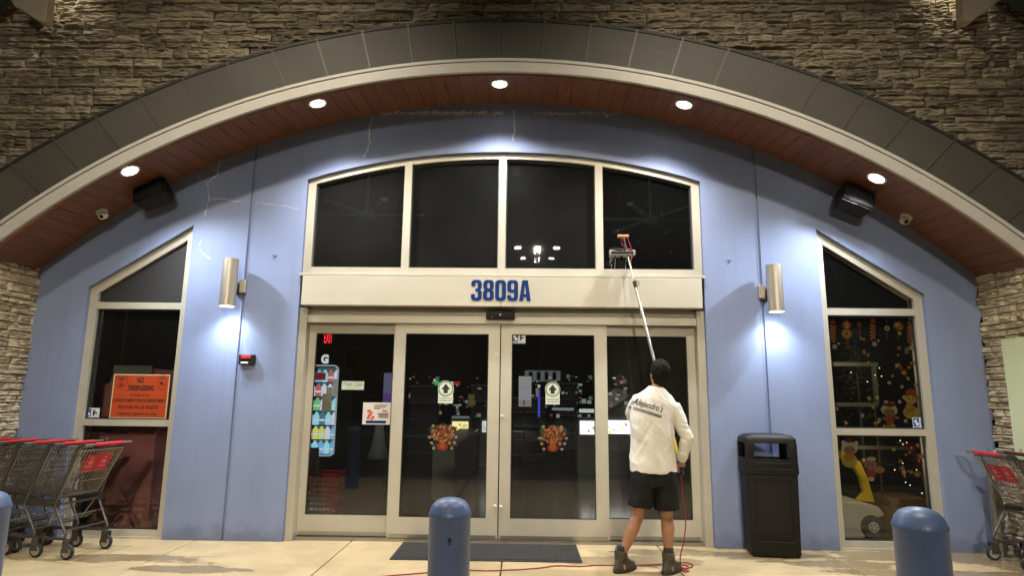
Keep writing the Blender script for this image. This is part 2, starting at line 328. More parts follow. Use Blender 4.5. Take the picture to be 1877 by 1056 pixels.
# ------------------------------------------------------------------ blue entrance wall
WR,WC=7.7,-2.813          # arch of the soffit at the wall
wall=thing('entrance_wall','blue painted arched entrance wall with tall windows','wall',(0,0,0))
HR=(2.23**2+.335**2)/(2*.335); HC=4.285-HR
def arcpts(x0,x1,n,c,r): return [(x0+(x1-x0)*i/n,circ(c,r,x0+(x1-x0)*i/n)) for i in range(n+1)]
XJ=2.855; XE=5.20; gp=.016
TOPO=.06
ctr=[(-XJ+gp,0),(-2.235,0),(-2.235,3.94)]+arcpts(-2.235,2.235,24,HC,HR)[1:-1]+[(2.235,3.94),(2.235,0),(XJ-gp,0)]+[(x,z+TOPO) for x,z in arcpts(XJ-gp,-XJ+gp,24,WC,WR)]
mbw=from_curve([ctr],0,.25); obj('wall_panel',mbw,BLUE,wall)
WI,WO,ZI,ZO=3.50,4.615,3.39,2.665
for s in (-1,1):
    outer=[(s*(XJ+gp),0),(s*WI,0),(s*WI,ZI),(s*WO,ZO),(s*(WO-.01),0),(s*XE,0)]+[(x,z+TOPO) for x,z in arcpts(s*XE,s*(XJ+gp),16,WC,WR)]
    obj('wall_panel',from_curve([outer],0,.25),BLUE,wall)
    mb=MB(); mb.box((s*XJ-.03,.018,0),(s*XJ+.03,.1,circ(WC,WR,XJ))); obj('joint_backing',mb,BLUE,wall)
    for e_ in (-1,1):
        mb=MB(); xe=s*XJ+e_*(gp+.004); mb.box((xe-.006,-.004,0),(xe+.006,-.0005,circ(WC,WR,XJ))); obj('joint_bead',mb,BLUE,wall,bev=.0015)
# flaking paint cracks
CRK=mat('bare_plaster',(.62,.62,.62),rough=.8)
def crack(pts,wd,seed,y=-.0015):
    rr=random.Random(seed); mb=MB(); q=[]
    for (a,b),(c,d) in zip(pts,pts[1:]):
        n=max(2,int(math.hypot(c-a,d-b)/5))
        for i in range(n): q.append((a+(c-a)*i/n+rr.uniform(-1.6,1.6),b+(d-b)*i/n+rr.uniform(-1.6,1.6)))
    q.append(pts[-1])
    for i in range(len(q)-1):
        A=P(*q[i],0); B=P(*q[i+1],0); t=(B-A).normalized(); nrm=Vector((-t.z,0,t.x))
        w1=wd*rr.uniform(.15,1); w2=wd*rr.uniform(.15,1)
        if rr.random()<.12: continue
        mb.add([(A+nrm*w1)+Vector((0,y,0)),(B+nrm*w2)+Vector((0,y,0)),(B-nrm*w2)+Vector((0,y,0)),(A-nrm*w1)+Vector((0,y,0))],[(0,1,2,3)])
    o=obj('paint_crack',mb,CRK,wall); return o
crack([(684,212),(676,240),(678,262),(668,290)],.010,1)
crack([(941,200),(943,230),(941,258)],.010,2)
crack([(405,292),(398,320),(380,335),(383,362),(376,396)],.009,3); crack([(380,335),(360,322)],.005,4); crack([(383,362),(420,366),(446,372)],.006,5)
crack([(369,438),(366,456),(376,468),(387,475)],.006,6); crack([(470,372),(510,376),(546,383)],.004,7)

def flakes(x0,x1,yf,seed,dens):
    rr=random.Random(seed); mb=MB()
    for i in range(dens):
        x=rr.uniform(x0,x1); yy=yf+rr.gauss(0,1.6); r_=rr.uniform(.004,.014)*(1 if rr.random()<.75 else 1.8)
        c=P(x,yy,0); n=6; mb.add([c+Vector((r_*rr.uniform(.6,1.5)*math.cos(2*PI*k/n),-.0012-.00002*i,r_*rr.uniform(.3,.8)*math.sin(2*PI*k/n))) for k in range(n)],[tuple(range(n))])
    tag(obj('flaked_paint',mb,CRK,wall),kind='stuff')
flakes(697,925,207,11,300); flakes(975,1140,208,12,120)
# little rusty marks where signs once hung
for px,py in ((503,471),(1335,480),(517,265),(1324,272)):
    mb=MB(); c=P(px,py,-.002)
    mb.tube([c+Vector((-.03,0,.01)),c+Vector((0,-.003,.02)),c+Vector((.03,0,.012)),c+Vector((.005,-.002,-.003)),c+Vector((-.01,0,-.03))],.0022,4); obj('wire_stub',mb,BLACKM,wall)

# arched window: frame, mullions, panes
FY=.045
awin=obj('arched_window',from_curve([[(-2.233,2.815)]+[(-2.233,3.938)]+arcpts(-2.233,2.233,24,HC-.002,HR)[1:-1]+[(2.233,3.938),(2.233,2.815)],
     [(-2.145,2.925),(-2.145,circ(HC,HR-.068,2.145))]+arcpts(-2.145,2.145,24,HC,HR-.068)[1:-1]+[(2.145,circ(HC,HR-.068,2.145)),(2.145,2.925)]],FY,FY+.12),ALU,wall)
mx=[-1.086,0,1.097]
for x in mx:
    mb=MB(); mb.box((x-.043,FY-.004,2.845),(x+.043,FY+.11,circ(HC,HR-.02,x))); obj('mullion',mb,ALU,awin,bev=.003)
edges=[-2.145]+mx+[2.145]
for i in range(4):
    a=edges[i]+(.043 if i else 0); b=edges[i+1]-(.043 if i<3 else 0)
    pts=[(a,2.925)]+arcpts(a,b,6,HC,HR-.068)+[(b,2.925)]
    mb=MB(); mb.prism(pts,FY+.06,FY+.066); o=obj('pane',mb,GLASSS if i==3 else (GLASSW if i<3 else GLASS),awin)
    fr=[(a,2.925)]+arcpts(a,b,6,HC,HR-.068)+[(b,2.925)]; inn=[(a+.012,2.937)]+arcpts(a+.012,b-.012,6,HC,HR-.08)+[(b-.012,2.937)]
    obj('gasket',from_curve([fr,inn],FY+.035,FY+.059),DARKLINE,awin)
mb=MB(); mb.box((-2.24,-.035,2.812),(2.24,FY+.02,2.842)); obj('window_sill',mb,ALU,awin,bev=.003)

# side windows
def sidewin(s):
    zt=[2.43,2.505]; zm=[1.15,1.218]; zb=.083; xi=3.575; xo=4.52
    outer=[(s*(WI+.002),0.005),(s*(WI+.002),ZI-.004),(s*(WO-.002),ZO-.002),(s*(WO-.012),.005)]
    def slope(x): return ZI+(ZO-ZI)*(x-WI)/(WO-WI)
    off=.115
    holes=[[(s*xi,zt[1]),(s*xi,slope(xi)-off),(s*xo,slope(xo)-off),(s*xo,zt[1])],[(s*xi,zm[1]),(s*xi,zt[0]),(s*xo,zt[0]),(s*xo,zm[1])],[(s*xi,zb),(s*xi,zm[0]),(s*(xo-.01),zm[0]),(s*(xo-.01),zb)]]
    o=obj('side_window',from_curve([outer]+holes,FY,FY+.11),ALU,wall,bev=.003)
    for h in holes:
        mb=MB(); mb.prism(h,FY+.06,FY+.066); obj('pane',mb,GLASS,o)
        cx=sum(p[0] for p in h)/4; cz=sum(p[1] for p in h)/4
        inn=[(p[0]+math.copysign(.014,cx-p[0]),p[1]+math.copysign(.014,cz-p[1])) for p in h]
        obj('gasket',from_curve([h,inn],FY+.035,FY+.059),DARKLINE,o)
    # trim strip seam on the sloping head
    a=Vector((s*(WI+.08),FY-.003,slope(WI+.08)-.045)); b=Vector((s*(WO-.03),FY-.003,slope(WO-.03)-.045))
    mb=MB(); mb.tube([a,b],.004,4); obj('head_bead',mb,ALU,o)
    mb=MB(); mb.box((min(s*WI,s*WO)-.01,FY-.02,-.002),(max(s*WI,s*WO)+.01,FY+.01,.018)); obj('sill',mb,ALU,o)
sidewin(-1); sidewin(1)

# ------------------------------------------------------------------ automatic sliding door
door=thing('sliding_door','four panel automatic sliding door in champagne aluminium under the number 3809A','door',(0,.06,0))
for s in (-1,1):
    mb=MB(); mb.box((min(s*2.15,s*2.233),.05,0),(max(s*2.15,s*2.233),.2,2.46)); obj('jamb',mb,ALU,door,bev=.003)
mb=MB(); mb.box((-2.149,.14,2.385),(2.149,.2,2.475)); obj('header',mb,ALU2,door)
mb=MB(); mb.box((-2.149,.062,2.30),(2.149,.139,2.384)); obj('header',mb,ALU,door,bev=.004)
mb=MB(); mb.box((-2.149,.085,0),(2.149,.26,.03)); obj('threshold',mb,CHROME,door,bev=.003)
def panel(x0,x1,gx0,gx1,y,gm,label=None):
    o=obj('door_panel',from_curve([[(x0,.035),(x0,2.297),(x1,2.297),(x1,.035)],[(gx0,.243),(gx0,2.19),(gx1,2.19),(gx1,.243)]],y,y+.045),ALU,door,bev=.003)
    mb=MB(); mb.box((gx0,y+.02,.243),(gx1,y+.026,2.19)); obj('pane',mb,gm,o)
    obj('gasket',from_curve([[(gx0,.243),(gx0,2.19),(gx1,2.19),(gx1,.243)],[(gx0+.01,.253),(gx0+.01,2.18),(gx1-.01,2.18),(gx1-.01,.253)]],y+.008,y+.0195),DARKLINE,o)
    mb=MB(); mb.box((x0+.02,y-.012,.036),(x1-.02,y,.075)); obj('door_sweep',mb,CHROME,o)
    return o
panel(-2.148,-1.10,-2.07,-1.19,.16,GLASSD); dl=panel(-1.17,-.006,-1.05,-.13,.1,GLASSD)
dr=panel(.006,1.17,.125,1.035,.1,GLASSD); panel(1.10,2.148,1.17,2.06,.16,GLASSR)
for i,(px,py) in enumerate(((910,651),(920,764),(907,929),(918,930))):
    c=P(px,py,.1); mb=MB(); mb.lathe((c.x,.1,c.z),[(.017,0),(.017,-.014),(.012,-.018),(.008,-.018)],16,(0,1,0)); mb.cur=1; mb.lathe((c.x,.081,c.z),[(.006,0),(.0055,-.001)],10,(0,1,0))
    obj('lock_cylinder',mb,[WHITE,INK],dl if c.x<0 else dr,smooth=True)
# fascia over the door
fas=thing('door_fascia','plain tan metal fascia box above the sliding door','fascia',(0,0,2.48))
for s in (-1,1):
    mb=MB(); mb.box((min(s*.0015,s*2.2),-.035,2.482),(max(s*.0015,s*2.2),.13,2.81)); obj('fascia_panel',mb,ALU2,fas,bev=.004)
# numerals
num=thing('address_number','navy blue street number 3809A on the tan fascia','sign',(0,-.035,2.53))
def RRct(x0,z0,x1,z1,r):
    p=[]
    for cx,cz,a0 in ((x1-r,z1-r,0),(x0+r,z1-r,90),(x0+r,z0+r,180),(x1-r,z0+r,270)):
        for k in range(4): a=R(a0+30*k); p.append((cx+r*math.cos(a),cz+r*math.sin(a)))
    return p
GLY={'0':[RRct(0,0,10,18,3.2),RRct(3.7,2.7,6.3,15.3,1.2)],
'8':[[(1,.8),(2.4,0),(7.6,0),(9,.8),(10,2.5),(10,7),(9.6,8.2),(8.6,9.2),(9.4,10.2),(9.8,11.4),(9.8,15.4),(8.9,17.2),(7.4,18),(2.6,18),(1.1,17.2),(.2,15.4),(.2,11.4),(.6,10.2),(1.4,9.2),(.4,8.2),(0,7),(0,2.5)],RRct(3.7,2.6,6.3,7.7,1.1),RRct(3.8,10.7,6.2,15.4,1.1)],
'3':[[(0,5.6),(0,2.5),(1,.8),(2.4,0),(7.6,0),(9,.8),(10,2.5),(10,7),(9.6,8.4),(8.4,9.4),(9.4,10.4),(9.8,11.6),(9.8,15.4),(8.9,17.2),(7.4,18),(2.6,18),(1.1,17.2),(.2,15.4),(.2,12.7),(3.8,12.7),(3.8,14.6),(4.3,15.4),(5.7,15.4),(6.2,14.6),(6.2,11.4),(5.7,10.6),(4,10.4),(4,7.9),(5.8,7.7),(6.3,6.9),(6.3,3.4),(5.8,2.6),(4.2,2.6),(3.7,3.4),(3.7,5.6)]],
'9':[[(0,5),(0,2.5),(1,.8),(2.4,0),(7.6,0),(9,.8),(10,2.5),(10,15.4),(9,17.2),(7.6,18),(2.4,18),(1,17.2),(0,15.4),(0,9.5),(.8,7.8),(2.2,7.2),(6.3,7.2),(6.3,3.4),(5.8,2.6),(4.2,2.6),(3.7,3.4),(3.7,5)],RRct(3.7,9.6,6.3,15.4,1.2)],
'A':[[(0,0),(3.6,0),(4,3.2),(6.6,3.2),(7,0),(10.6,0),(7.9,18),(2.7,18)],[(4.25,5.9),(6.35,5.9),(5.3,13.6)]]}
A0=P(863,551,-.037); A1=P(973,514,-.037); H=A1.z-A0.z; adv=(A1.x-A0.x)/ (4*11.1+10.6)
for i,ch in enumerate('3809A'):
    sp=[[(A0.x+(i*11.1+x)*adv,A0.z+z/18*H) for x,z in g] for g in GLY[ch]]
    obj('numeral',from_curve(sp,-.041,-.036),NAVY,num)
# door sensor
sen=thing('door_sensor','small black motion sensor bar fixed over the middle of the sliding door','sensor',(-.01,.05,2.38))
a=P(891,585,.02); b=P(944,572,.02); mb=MB(); mb.bbox((a.x,.0,a.z),(b.x,.061,b.z),.012,3); obj('housing',mb,BLACKP,sen,smooth=True)
mb=MB(); c=P(917,577,0); mb.box((c.x-.009,-.006,c.z-.008),(c.x+.009,.001,c.z+.008)); obj('sensor_eye',mb,WHITE,sen)
mb=MB(); c=P(902,582,0); mb.ball((c.x,-.002,c.z),.005,.004,.005,8,6); obj('indicator',mb,WHITE,sen)

# ------------------------------------------------------------------ arched canopy: soffit boards, trim, metal band
YF=-.75
can=thing('arched_canopy','arched canopy with reddish soffit boards, pale trim and dark metal band','canopy',(0,0,0))
SC,SR=WC-.04,WR   # front
th0=math.asin(5.75/7.7); npl=86
for i in range(npl):
    a=-th0+2*th0*i/npl; b=-th0+2*th0*(i+1)/npl; g_=.0003
    def pt(t,y,dr=0):
        c=WC+(-.06)*(-y/.75); return Vector(((WR+dr)*math.sin(t),y,c+(WR+dr)*math.cos(t)))
    mb=MB(); vs=[pt(a+g_,-.74),pt(b-g_,-.74),pt(b-g_,.2),pt(a+g_,.2)]+[pt(a+g_,-.74,.02),pt(b-g_,-.74,.02),pt(b-g_,.2,.02),pt(a+g_,.2,.02)]
    mb.add(vs,[(0,1,2,3),(7,6,5,4),(0,4,5,1),(1,5,6,2),(2,6,7,3),(3,7,4,0)]); obj('soffit_board',mb,WOOD,can)
mb=MB(); mb.loft([[Vector(((WR+d)*math.sin(t),y,WC-.06*(-y/.75)+(WR+d)*math.cos(t))) for (y,d) in ((-.7,.03),(.24,.03),(.24,.06),(-.7,.06))] for t in [-th0+2*th0*i/40 for i in range(41)]]); obj('soffit_deck',mb,DARKLINE,can)
# trim: radii at front plane
TBR,TBC=7.735,-2.885; TTR,TTC=7.965,-2.97; MTR,MTC=8.62,-3.17
def arcband(r0,c0,r1,c1,y0,y1,x1=6.2,n=64,xs_=None):
    mb=MB(); rings=[]
    for i in range(n+1):
        t=-1+2*i/n; a=math.asin(x1/r0)*t; b=math.asin(x1/r1)*t
        p0=(r0*math.sin(a),c0+r0*math.cos(a)); p1=(r1*math.sin(b),c1+r1*math.cos(b))
        rings.append([Vector((p0[0],y0,p0[1])),Vector((p1[0],y0,p1[1])),Vector((p1[0],y1,p1[1])),Vector((p0[0],y1,p0[1]))])
    mb.loft(rings); return mb
m1r,m1c=TBR+.73*(TTR-TBR),TBC+.73*(TTC-TBC)
obj('trim_board',arcband(TBR,TBC,m1r,m1c,YF-.03,YF+.02),TRIM,can)
obj('trim_lip',arcband(m1r+.008,m1c,TTR,TTC,YF-.042,YF+.02),TRIM,can)
obj('trim_shadow_gap',arcband(m1r-.004,m1c,m1r+.012,m1c,YF-.012,YF+.015),DARKLINE,can)
obj('flashing',arcband(MTR-.02,MTC,MTR+.012,MTC,YF-.02,YF+.05),DARKLINE,can)
pit=.0565; a0=-.0036
for i in range(-14,14):
    t0=a0+i*pit; t1=t0+pit
    def q(t,k,y):
        r=TTR+(MTR-TTR)*k; c=TTC+(MTC-TTC)*k; return Vector((r*math.sin(t),y,c+r*math.cos(t)))
    vs=[q(t0+.0008,0,YF),q(t1-.0008,0,YF),q(t1-.0008,1,YF-.01),q(t0+.0008,1,YF-.01)]; vs2=[v+Vector((0,.03,0)) for v in vs]
    mb=MB(); mb.add(vs+vs2,[(0,1,2,3),(7,6,5,4),(0,4,5,1),(1,5,6,2),(2,6,7,3),(3,7,4,0)]); p_=obj('metal_panel',mb,BRONZE,can)
    mb=MB(); A=q(t0,.0,YF-.012); B=q(t0,1,YF-.022); d=Vector((.010,0,0))
    mb.add([A-d,A+d,B+d,B-d]+[v+Vector((0,.02,0)) for v in (A-d,A+d,B+d,B-d)],[(0,1,2,3),(0,4,5,1),(1,5,6,2),(2,6,7,3),(3,7,4,0)]); obj('standing_seam',mb,SEAM,p_)

# ------------------------------------------------------------------ ledge stone
def stone_mb(w,h,seed,cell=.017,dep=.038):
    rr=random.Random(seed); nx=max(4,int(w/.03)); nz=max(5,int(h/.0082)); 
    nl=max(1,round(h/.03)); bs=[j/nl+(rr.uniform(-.12,.12) if 0<j<nl else 0) for j in range(nl+1)]
    segs=[]
    for l in range(nl):
        cuts=[0]; 
        while cuts[-1]<1: cuts.append(cuts[-1]+rr.uniform(.3,1.))
        segs.append([(c,rr.uniform(0,dep*.75)) for c in cuts[:-1]])
    sx,sy=rr.uniform(0,99),rr.uniform(0,99)
    tl,tr_=rr.uniform(-.012,.012),rr.uniform(-.012,.012)
    vs=[];fs=[]
    def dpt(u,v):
        wob=.16*noise.noise(Vector((u*w*9+sx,sy,0)))
        vv=min(max(v+wob*(1-abs(2*v-1)),0),.999)
        l=0
        while l<nl-1 and vv>bs[l+1]: l+=1
        d=0
        for c,o in segs[l]:
            if u>=c: d=o
        f=(vv-bs[l])/(bs[l+1]-bs[l])
        d+=.012*(1-(2*f-1)**4)+.019*noise.fractal(Vector((u*w*11+sx,v*h*34+sy,l*3.)),.6,2,3)
        return d+.008
    for j in range(nz+1):
        for i in range(nx+1):
            u,v=i/nx,j/nz; edge=min(u*w,(1-u)*w,v*h,(1-v)*h)
            d=dpt(u,v)*min(1,.35+edge/.012)
            x=u*w+(tl*(v-.5)*(1-u)+tr_*(v-.5)*u)
            vs.append(Vector((x,-d,v*h)))
    for j in range(nz):
        for i in range(nx): a=j*(nx+1)+i; fs.append((a,a+1,a+nx+2,a+nx+1))
    per=[i for i in range(nx+1)]+[(j*(nx+1)+nx) for j in range(1,nz+1)]+[nz*(nx+1)+i for i in range(nx-1,-1,-1)]+[j*(nx+1) for j in range(nz-1,0,-1)]
    n=len(vs); bk=[Vector((vs[k].x,.02,vs[k].z)) for k in per]; vs+=bk; m=len(per)
    for k in range(m): fs.append((per[k],n+k,n+(k+1)%m,per[(k+1)%m]))
    mb=MB(); mb.add(vs,fs); return mb
def stone_field(u0,u1,v0,v1,inside,place,parent,material,seed,hmin=.085,hmax=.125,wmin=.22,wmax=.62,limit=300,visible=None):
    rr=random.Random(seed); v=v0; L=[]; prev=[]
    while v<v1:
        h=rr.uniform(hmin,hmax); u=u0-rr.uniform(0,.4)
        while u<u1:
            w=rr.uniform(wmin,wmax)
            if inside(u,u+w,v,v+h): L.append((u,v,w,h,rr.randrange(10**6)))
            u+=w
        v+=h
    vis=[s_ for s_ in L if (visible is None or visible(s_))]; vis.sort(key=lambda s_:-s_[2]*s_[3]); top=set(vis[:limit])
    rest=MB()
    for s_ in L:
        u,v,w,h,sd=s_; m=stone_mb(w-.006,h-.005,sd); off=rr.uniform(-.012,.012)
        if s_ in top:
            mb=MB(); mb.add([place(u+p.x,p.y+off,v+p.z) for p in m.v],m.f); obj('stone',mb,material,parent)
        else: rest.add([place(u+p.x,p.y+off,v+p.z) for p in m.v],m.f)
    if rest.v: tag(obj('stone_infill',rest,material,parent),kind='stuff')
sw_=thing('stone_gable','dark brown stacked ledge stone cladding above the arch','stone wall',(0,YF+.05,5))
YS=YF+.078
def ins(a,b,c,d):
    m=min(abs(a),abs(b)) if a*b>0 else 0
    mm=max(abs(a),abs(b))
    top_=circ(MTC,MTR,min(mm,8)) if mm<8.6 else -9
    return d>circ(MTC,MTR-.12,min(mm,8.5))-.0 if mm<8.4 else True
def vis(s_):
    u,v,w,h,_=s_; d=Vector((u+w/2,YS,v+h/2))-CAM; z=d.dot(_f); X=938.5+FPX*d.dot(RR)/z; Y=528-FPX*d.dot(UU)/z
    return -40<X<1917 and -12<Y and v+h>circ(MTC,MTR,min(max(abs(u),abs(u+w)),8.5))
stone_field(-6.3,6.3,3.0,6.25,ins,lambda x,y,z:Vector((x,YS+y,z)),sw_,STONE,5,visible=vis,hmin=.065,hmax=.125,wmin=.16,wmax=.6)
mb=from_curve([[(-6.6,6.6),(6.6,6.6)]+[(x,z) for x,z in arcpts(6.6,-6.6,40,MTC,MTR-.3)]],YS+.018,YS+.4); obj('backing',mb,MORTAR,sw_)
# side piers
for s,nm in ((-1,'pale stacked stone pier beside the left trolley row'),(1,'pale stacked stone pier behind the right trolley row')):
    pr=thing('stone_pier',nm,'stone wall',(s*5.2,0,0),'stone piers at the ends of the blue wall')
    XP=s*5.215
    if s<0: pl=lambda x,y,z:Vector((XP-y*1.0-.0,x-.79,z))
    else: pl=lambda x,y,z:Vector((XP+y,-x,z))
    # u runs along depth 0..0.79
    stone_field(0,.8,-.02,3.0,lambda a,b,c,d:a>-.001-.4 and b<1.15,(lambda x,y,z:Vector((XP-y,max(min(x,.795),.0)-.79,z))) if s<0 else (lambda x,y,z:Vector((XP+y,-max(min(x,.795),.0),z))),pr,STONEP,21+s,hmin=.06,hmax=.11,wmin=.12,wmax=.34,limit=140)
    mb=MB(); mb.box((min(XP+s*.02,s*6),-.78,0),(max(XP+s*.02,s*6),0.3,3.3)); obj('core',mb,MORTAR,pr)
    # front face of the pier and lower wider base
    stone_field(0,1.2,-.02,3.3,lambda a,b,c,d:b<1.4,(lambda x,y,z:Vector((-5.22-max(x,0),-.79+y,z))) if s<0 else (lambda x,y,z:Vector((5.22+max(x,0),-.79+y,z))),pr,STONEP,31+s,hmin=.07,hmax=.12,limit=60)

# ------------------------------------------------------------------ recessed soffit lights
def soffz(x,y): return circ(WC-.06*(-y/.75),WR,x)
lblab={-4.4:'recessed soffit light above the left loudspeaker, lowest on the left',-2.09:'recessed soffit light left of the arch crown',-.03:'recessed soffit light at the crown of the arch',2.03:'recessed soffit light right of the arch crown',4.38:'recessed soffit light above the right loudspeaker, lowest on the right'}
for px,py in ((238,313),(582,189),(916,153),(1254,191),(1607,326)):
    y=-.4
    p=P(px,py,y)
    for _ in range(8):
        y=y+(0.0)
    # find depth where the ray meets the soffit
    best=min((abs(P(px,py,yy).z-soffz(P(px,py,yy).x,yy)),yy) for yy in [-.70+.01*k for k in range(60)]); y=best[1]; p=P(px,py,y)
    nrm=Vector((-p.x,0,-(p.z-WC))).normalized()
    key=min(lblab,key=lambda k:abs(k-p.x))
    c=Vector((p.x,y,soffz(p.x,y)-.0)) 
    t=thing('recessed_light',lblab[key],'ceiling light',tuple(c),'recessed lights in the arched soffit')
    mb=MB(); mb.lathe(c,[(.098,-.002),(.098,.006),(.09,.009),(.078,.008),(.074,.0)],32,nrm); obj('trim_ring',mb,WHITE,t,smooth=True)
    mb=MB(); mb.lathe(c,[(.074,.001),(.074,.005),(.06,.006)],32,nrm); obj('lens',mb,LENS,t,smooth=True)
    lamp('lamp','SPOT',c+nrm*.03,CAN_W,COOL if abs(p.x)>3.5 else (.95,.95,.95),t,aim=nrm+Vector((0,-.12,-.35)),size=.045,spot=132,blend=1.)

# ------------------------------------------------------------------ wall sconces
for s,lab in ((-1,'brushed metal tube wall light beside the left tall window, lit downwards'),(1,'brushed metal tube wall light above the black litter bin, lit downwards')):
    A=P(423 if s<0 else 1419,475 if s<0 else 486,-.17); B=P(417 if s<0 else 1423,562 if s<0 else 572,-.17); x=(A.x+B.x)/2
    t=thing('wall_light',lab,'wall light',(x,0,A.z),'tube lights on the blue wall')
    mb=MB(); n=36
    mb.loft([mb.ring((x,-.17,z),(0,0,1),r,n) for r,z in ((.077,B.z+.03),(.077,B.z+.001),(.083,B.z),(.083,A.z),(.079,A.z+.001),(.072,A.z-.002))],cap=True)
    obj('tube',mb,STEEL,t,smooth=True)
    mb=MB(); mb.lathe((x,-.17,B.z+.012),[(.074,0),(.074,.01)],24,(0,0,1)); obj('lens',mb,emis('sconce_lens',(.93,.97,1),22),t)
    mz=(A.z+B.z)/2; xb=x-s*.09
    mb=MB(); mb.bbox((min(xb-.035,xb+.035),-.05,mz-.09),(max(xb-.035,xb+.035),-.001,mz+.06),.008); mb.bbox((x-.03,-.12,mz-.05),(x+.03,-.002,mz+.04),.004); obj('wall_bracket',mb,STEEL,t)
    lamp('lamp','SPOT',(x,-.17,B.z-.005),SCONCE_W,(.84,.93,1.),t,aim=(0,.10,-1),size=.04,spot=128,blend=1.)

# ------------------------------------------------------------------ alarm strobe
A=P(438,650,-.05); B=P(465,669,-.05)
t=thing('alarm_strobe','small red and black alarm box on the blue wall below the left wall light','alarm',((A.x+B.x)/2,0,A.z))
mb=MB(); mb.bbox((A.x,-.055,B.z),(B.x,-.002,A.z),.01,3); obj('housing',mb,BLACKP,t)
mb=MB(); mb.bbox((A.x+.03,-.062,A.z-.045),(B.x-.035,-.054,A.z-.012),.003); obj('red_lens',mb,REDP,t)
mb=MB(); mb.bbox((A.x+.03,-.06,B.z+.012),(B.x-.06,-.054,B.z+.03),.003); obj('clear_lens',mb,WHITE,t)

# ------------------------------------------------------------------ loudspeakers and dome cameras
for s,c,lab in ((-1,(283,358),'black outdoor loudspeaker under the left side of the soffit'),(1,(1563,370),'black outdoor loudspeaker under the right side of the soffit')):
    p=P(c[0],c[1],-.2); ang=s*R(23)
    rot=Matrix.Rotation(ang,3,'Y')@Matrix.Rotation(R(-22),3,'X')
    t=thing('loudspeaker',lab,'loudspeaker',tuple(p),'loudspeakers under the soffit')
    # trapezoid cabinet
    w0,w1,h,d=.185,.155,.125,.11
    def tf(m): m.v=[Vector(p)+rot@v for v in m.v]; return m
    bm=bmesh.new(); q=[(-w0,-d,-h),(w0,-d,-h),(w1,d,-h*.8),(-w1,d,-h*.8),(-w0,-d,h),(w0,-d,h),(w1,d,h*.8),(-w1,d,h*.8)]
    vv=[bm.verts.new(v) for v in q]
    for f in ((0,3,2,1),(4,5,6,7),(0,1,5,4),(1,2,6,5),(2,3,7,6),(3,0,4,7)): bm.faces.new([vv[i] for i in f])
    bmesh.ops.bevel(bm,geom=bm.edges[:],offset=.016,segments=3,affect='EDGES'); bm.verts.index_update()
    mb=MB(); mb.add([v.co.copy() for v in bm.verts],[[v.index for v in f.verts] for f in bm.faces]); bm.free(); obj('cabinet',tf(mb),BLACKP,t,smooth=True)
    mb=MB(); mb.bbox((-w0+.02,-d-.008,-h+.02),(w0-.02,-d+.003,h-.05),.006); obj('grille',tf(mb),mat('speaker_grille',(.014,.013,.012),rough=.95,spec=.08),t)
    mb=MB(); mb.box((-w0+.03,-d-.011,h-.048),(w0-.03,-d-.004,h-.043)); obj('badge_strip',tf(mb),CHROME,t)
    mb=MB(); mb.tube([Vector(p)+rot@Vector((0,.02,h*.8)),Vector((p.x,-.15,soffz(p.x,-.15)+.01))],.02,8); obj('bracket',mb,BLACKM,t)
for s,c,lab in ((-1,(186,397),'white dome security camera under the left soffit edge'),(1,(1662,407),'white dome security camera under the right soffit edge')):
    best=min((abs(P(c[0]+s*(-1),c[1]-10,yy).z-soffz(P(c[0],c[1]-10,yy).x,yy)),yy) for yy in [-.70+.01*k for k in range(69)]); y=best[1]; p=P(c[0],c[1]-10,y)
    nrm=Vector((-p.x,0,-(p.z-WC))).normalized(); base=Vector((p.x,y,soffz(p.x,y)))
    t=thing('security_camera',lab,'security camera',tuple(base),'dome cameras on the soffit')
    mb=MB(); mb.lathe(base,[(.062,0),(.062,.012),(.055,.026),(.045,.03)],24,nrm); obj('mount',mb,WHITE,t,smooth=True)
    bc=base+nrm*.05; look=Vector((-s*.1,-.75,-.6)).normalized()
    mb=MB(); mb.ball(bc,.048,.048,.048,20,12); obj('ball',mb,WHITE,t,smooth='all')
    mb=MB(); mb.lathe(bc+look*.04,[(.034,0),(.034,.014),(.026,.016),(.024,.008)],20,look); mb.cur=1; mb.lathe(bc+look*.047,[(.024,0),(.018,.004)],16,look); o=obj('lens_bezel',mb,[WHITE,BLACKP],t,smooth=True)

# ------------------------------------------------------------------ bollards
for i,(x,y,h,lab) in enumerate(((-2.535,-3.4,1.0,'blue steel bollard cut by the left picture edge, beside the trolleys'),(-.116,-3.4,1.0,'blue steel bollard with a dark chip, in front of the door mat'),(2.015,-3.8,1.05,'blue steel bollard in front of the right tall window'))):
    t=thing('bollard',lab,'bollard',(x,y,0),'blue bollards along the kerb'); r=.106
    mb=MB(); mb.lathe((x,y,0),[(r,-.05),(r,h-.085),(r+.0015,h-.083)],48); obj('post',mb,BOLL,t,smooth=True)
    mb=MB(); mb.lathe((x,y,h-.083),[(r+.004,0),(r+.004,.008),(r-.002,.02),(r*.9,.045),(r*.72,.066),(r*.45,.079),(r*.2,.084),(.001,.085)],48); obj('dome_cap',mb,BOLL,t,smooth=True)
    if i==1:
        mb=MB(); c=P(824,991,y-r)
        def chip(dx,dz,sx_,sz_,k,m):
            m.add([Vector((c.x+dx+sx_*(1+.3*math.sin(5*a+k))*math.cos(a),y-math.sqrt(r*r-(c.x+dx+sx_*math.cos(a)-x)**2)-.0012,c.z+dz+sz_*(1+.25*math.cos(3*a+k))*math.sin(a))) for a in [2*PI*j/12 for j in range(12)]],[tuple(range(12))])
        chip(0,0,.010,.009,1,mb); chip(0,-.016,.005,.012,2,mb); obj('paint_chip',mb,mat('rust',(.03,.015,.01),rough=.9),t)

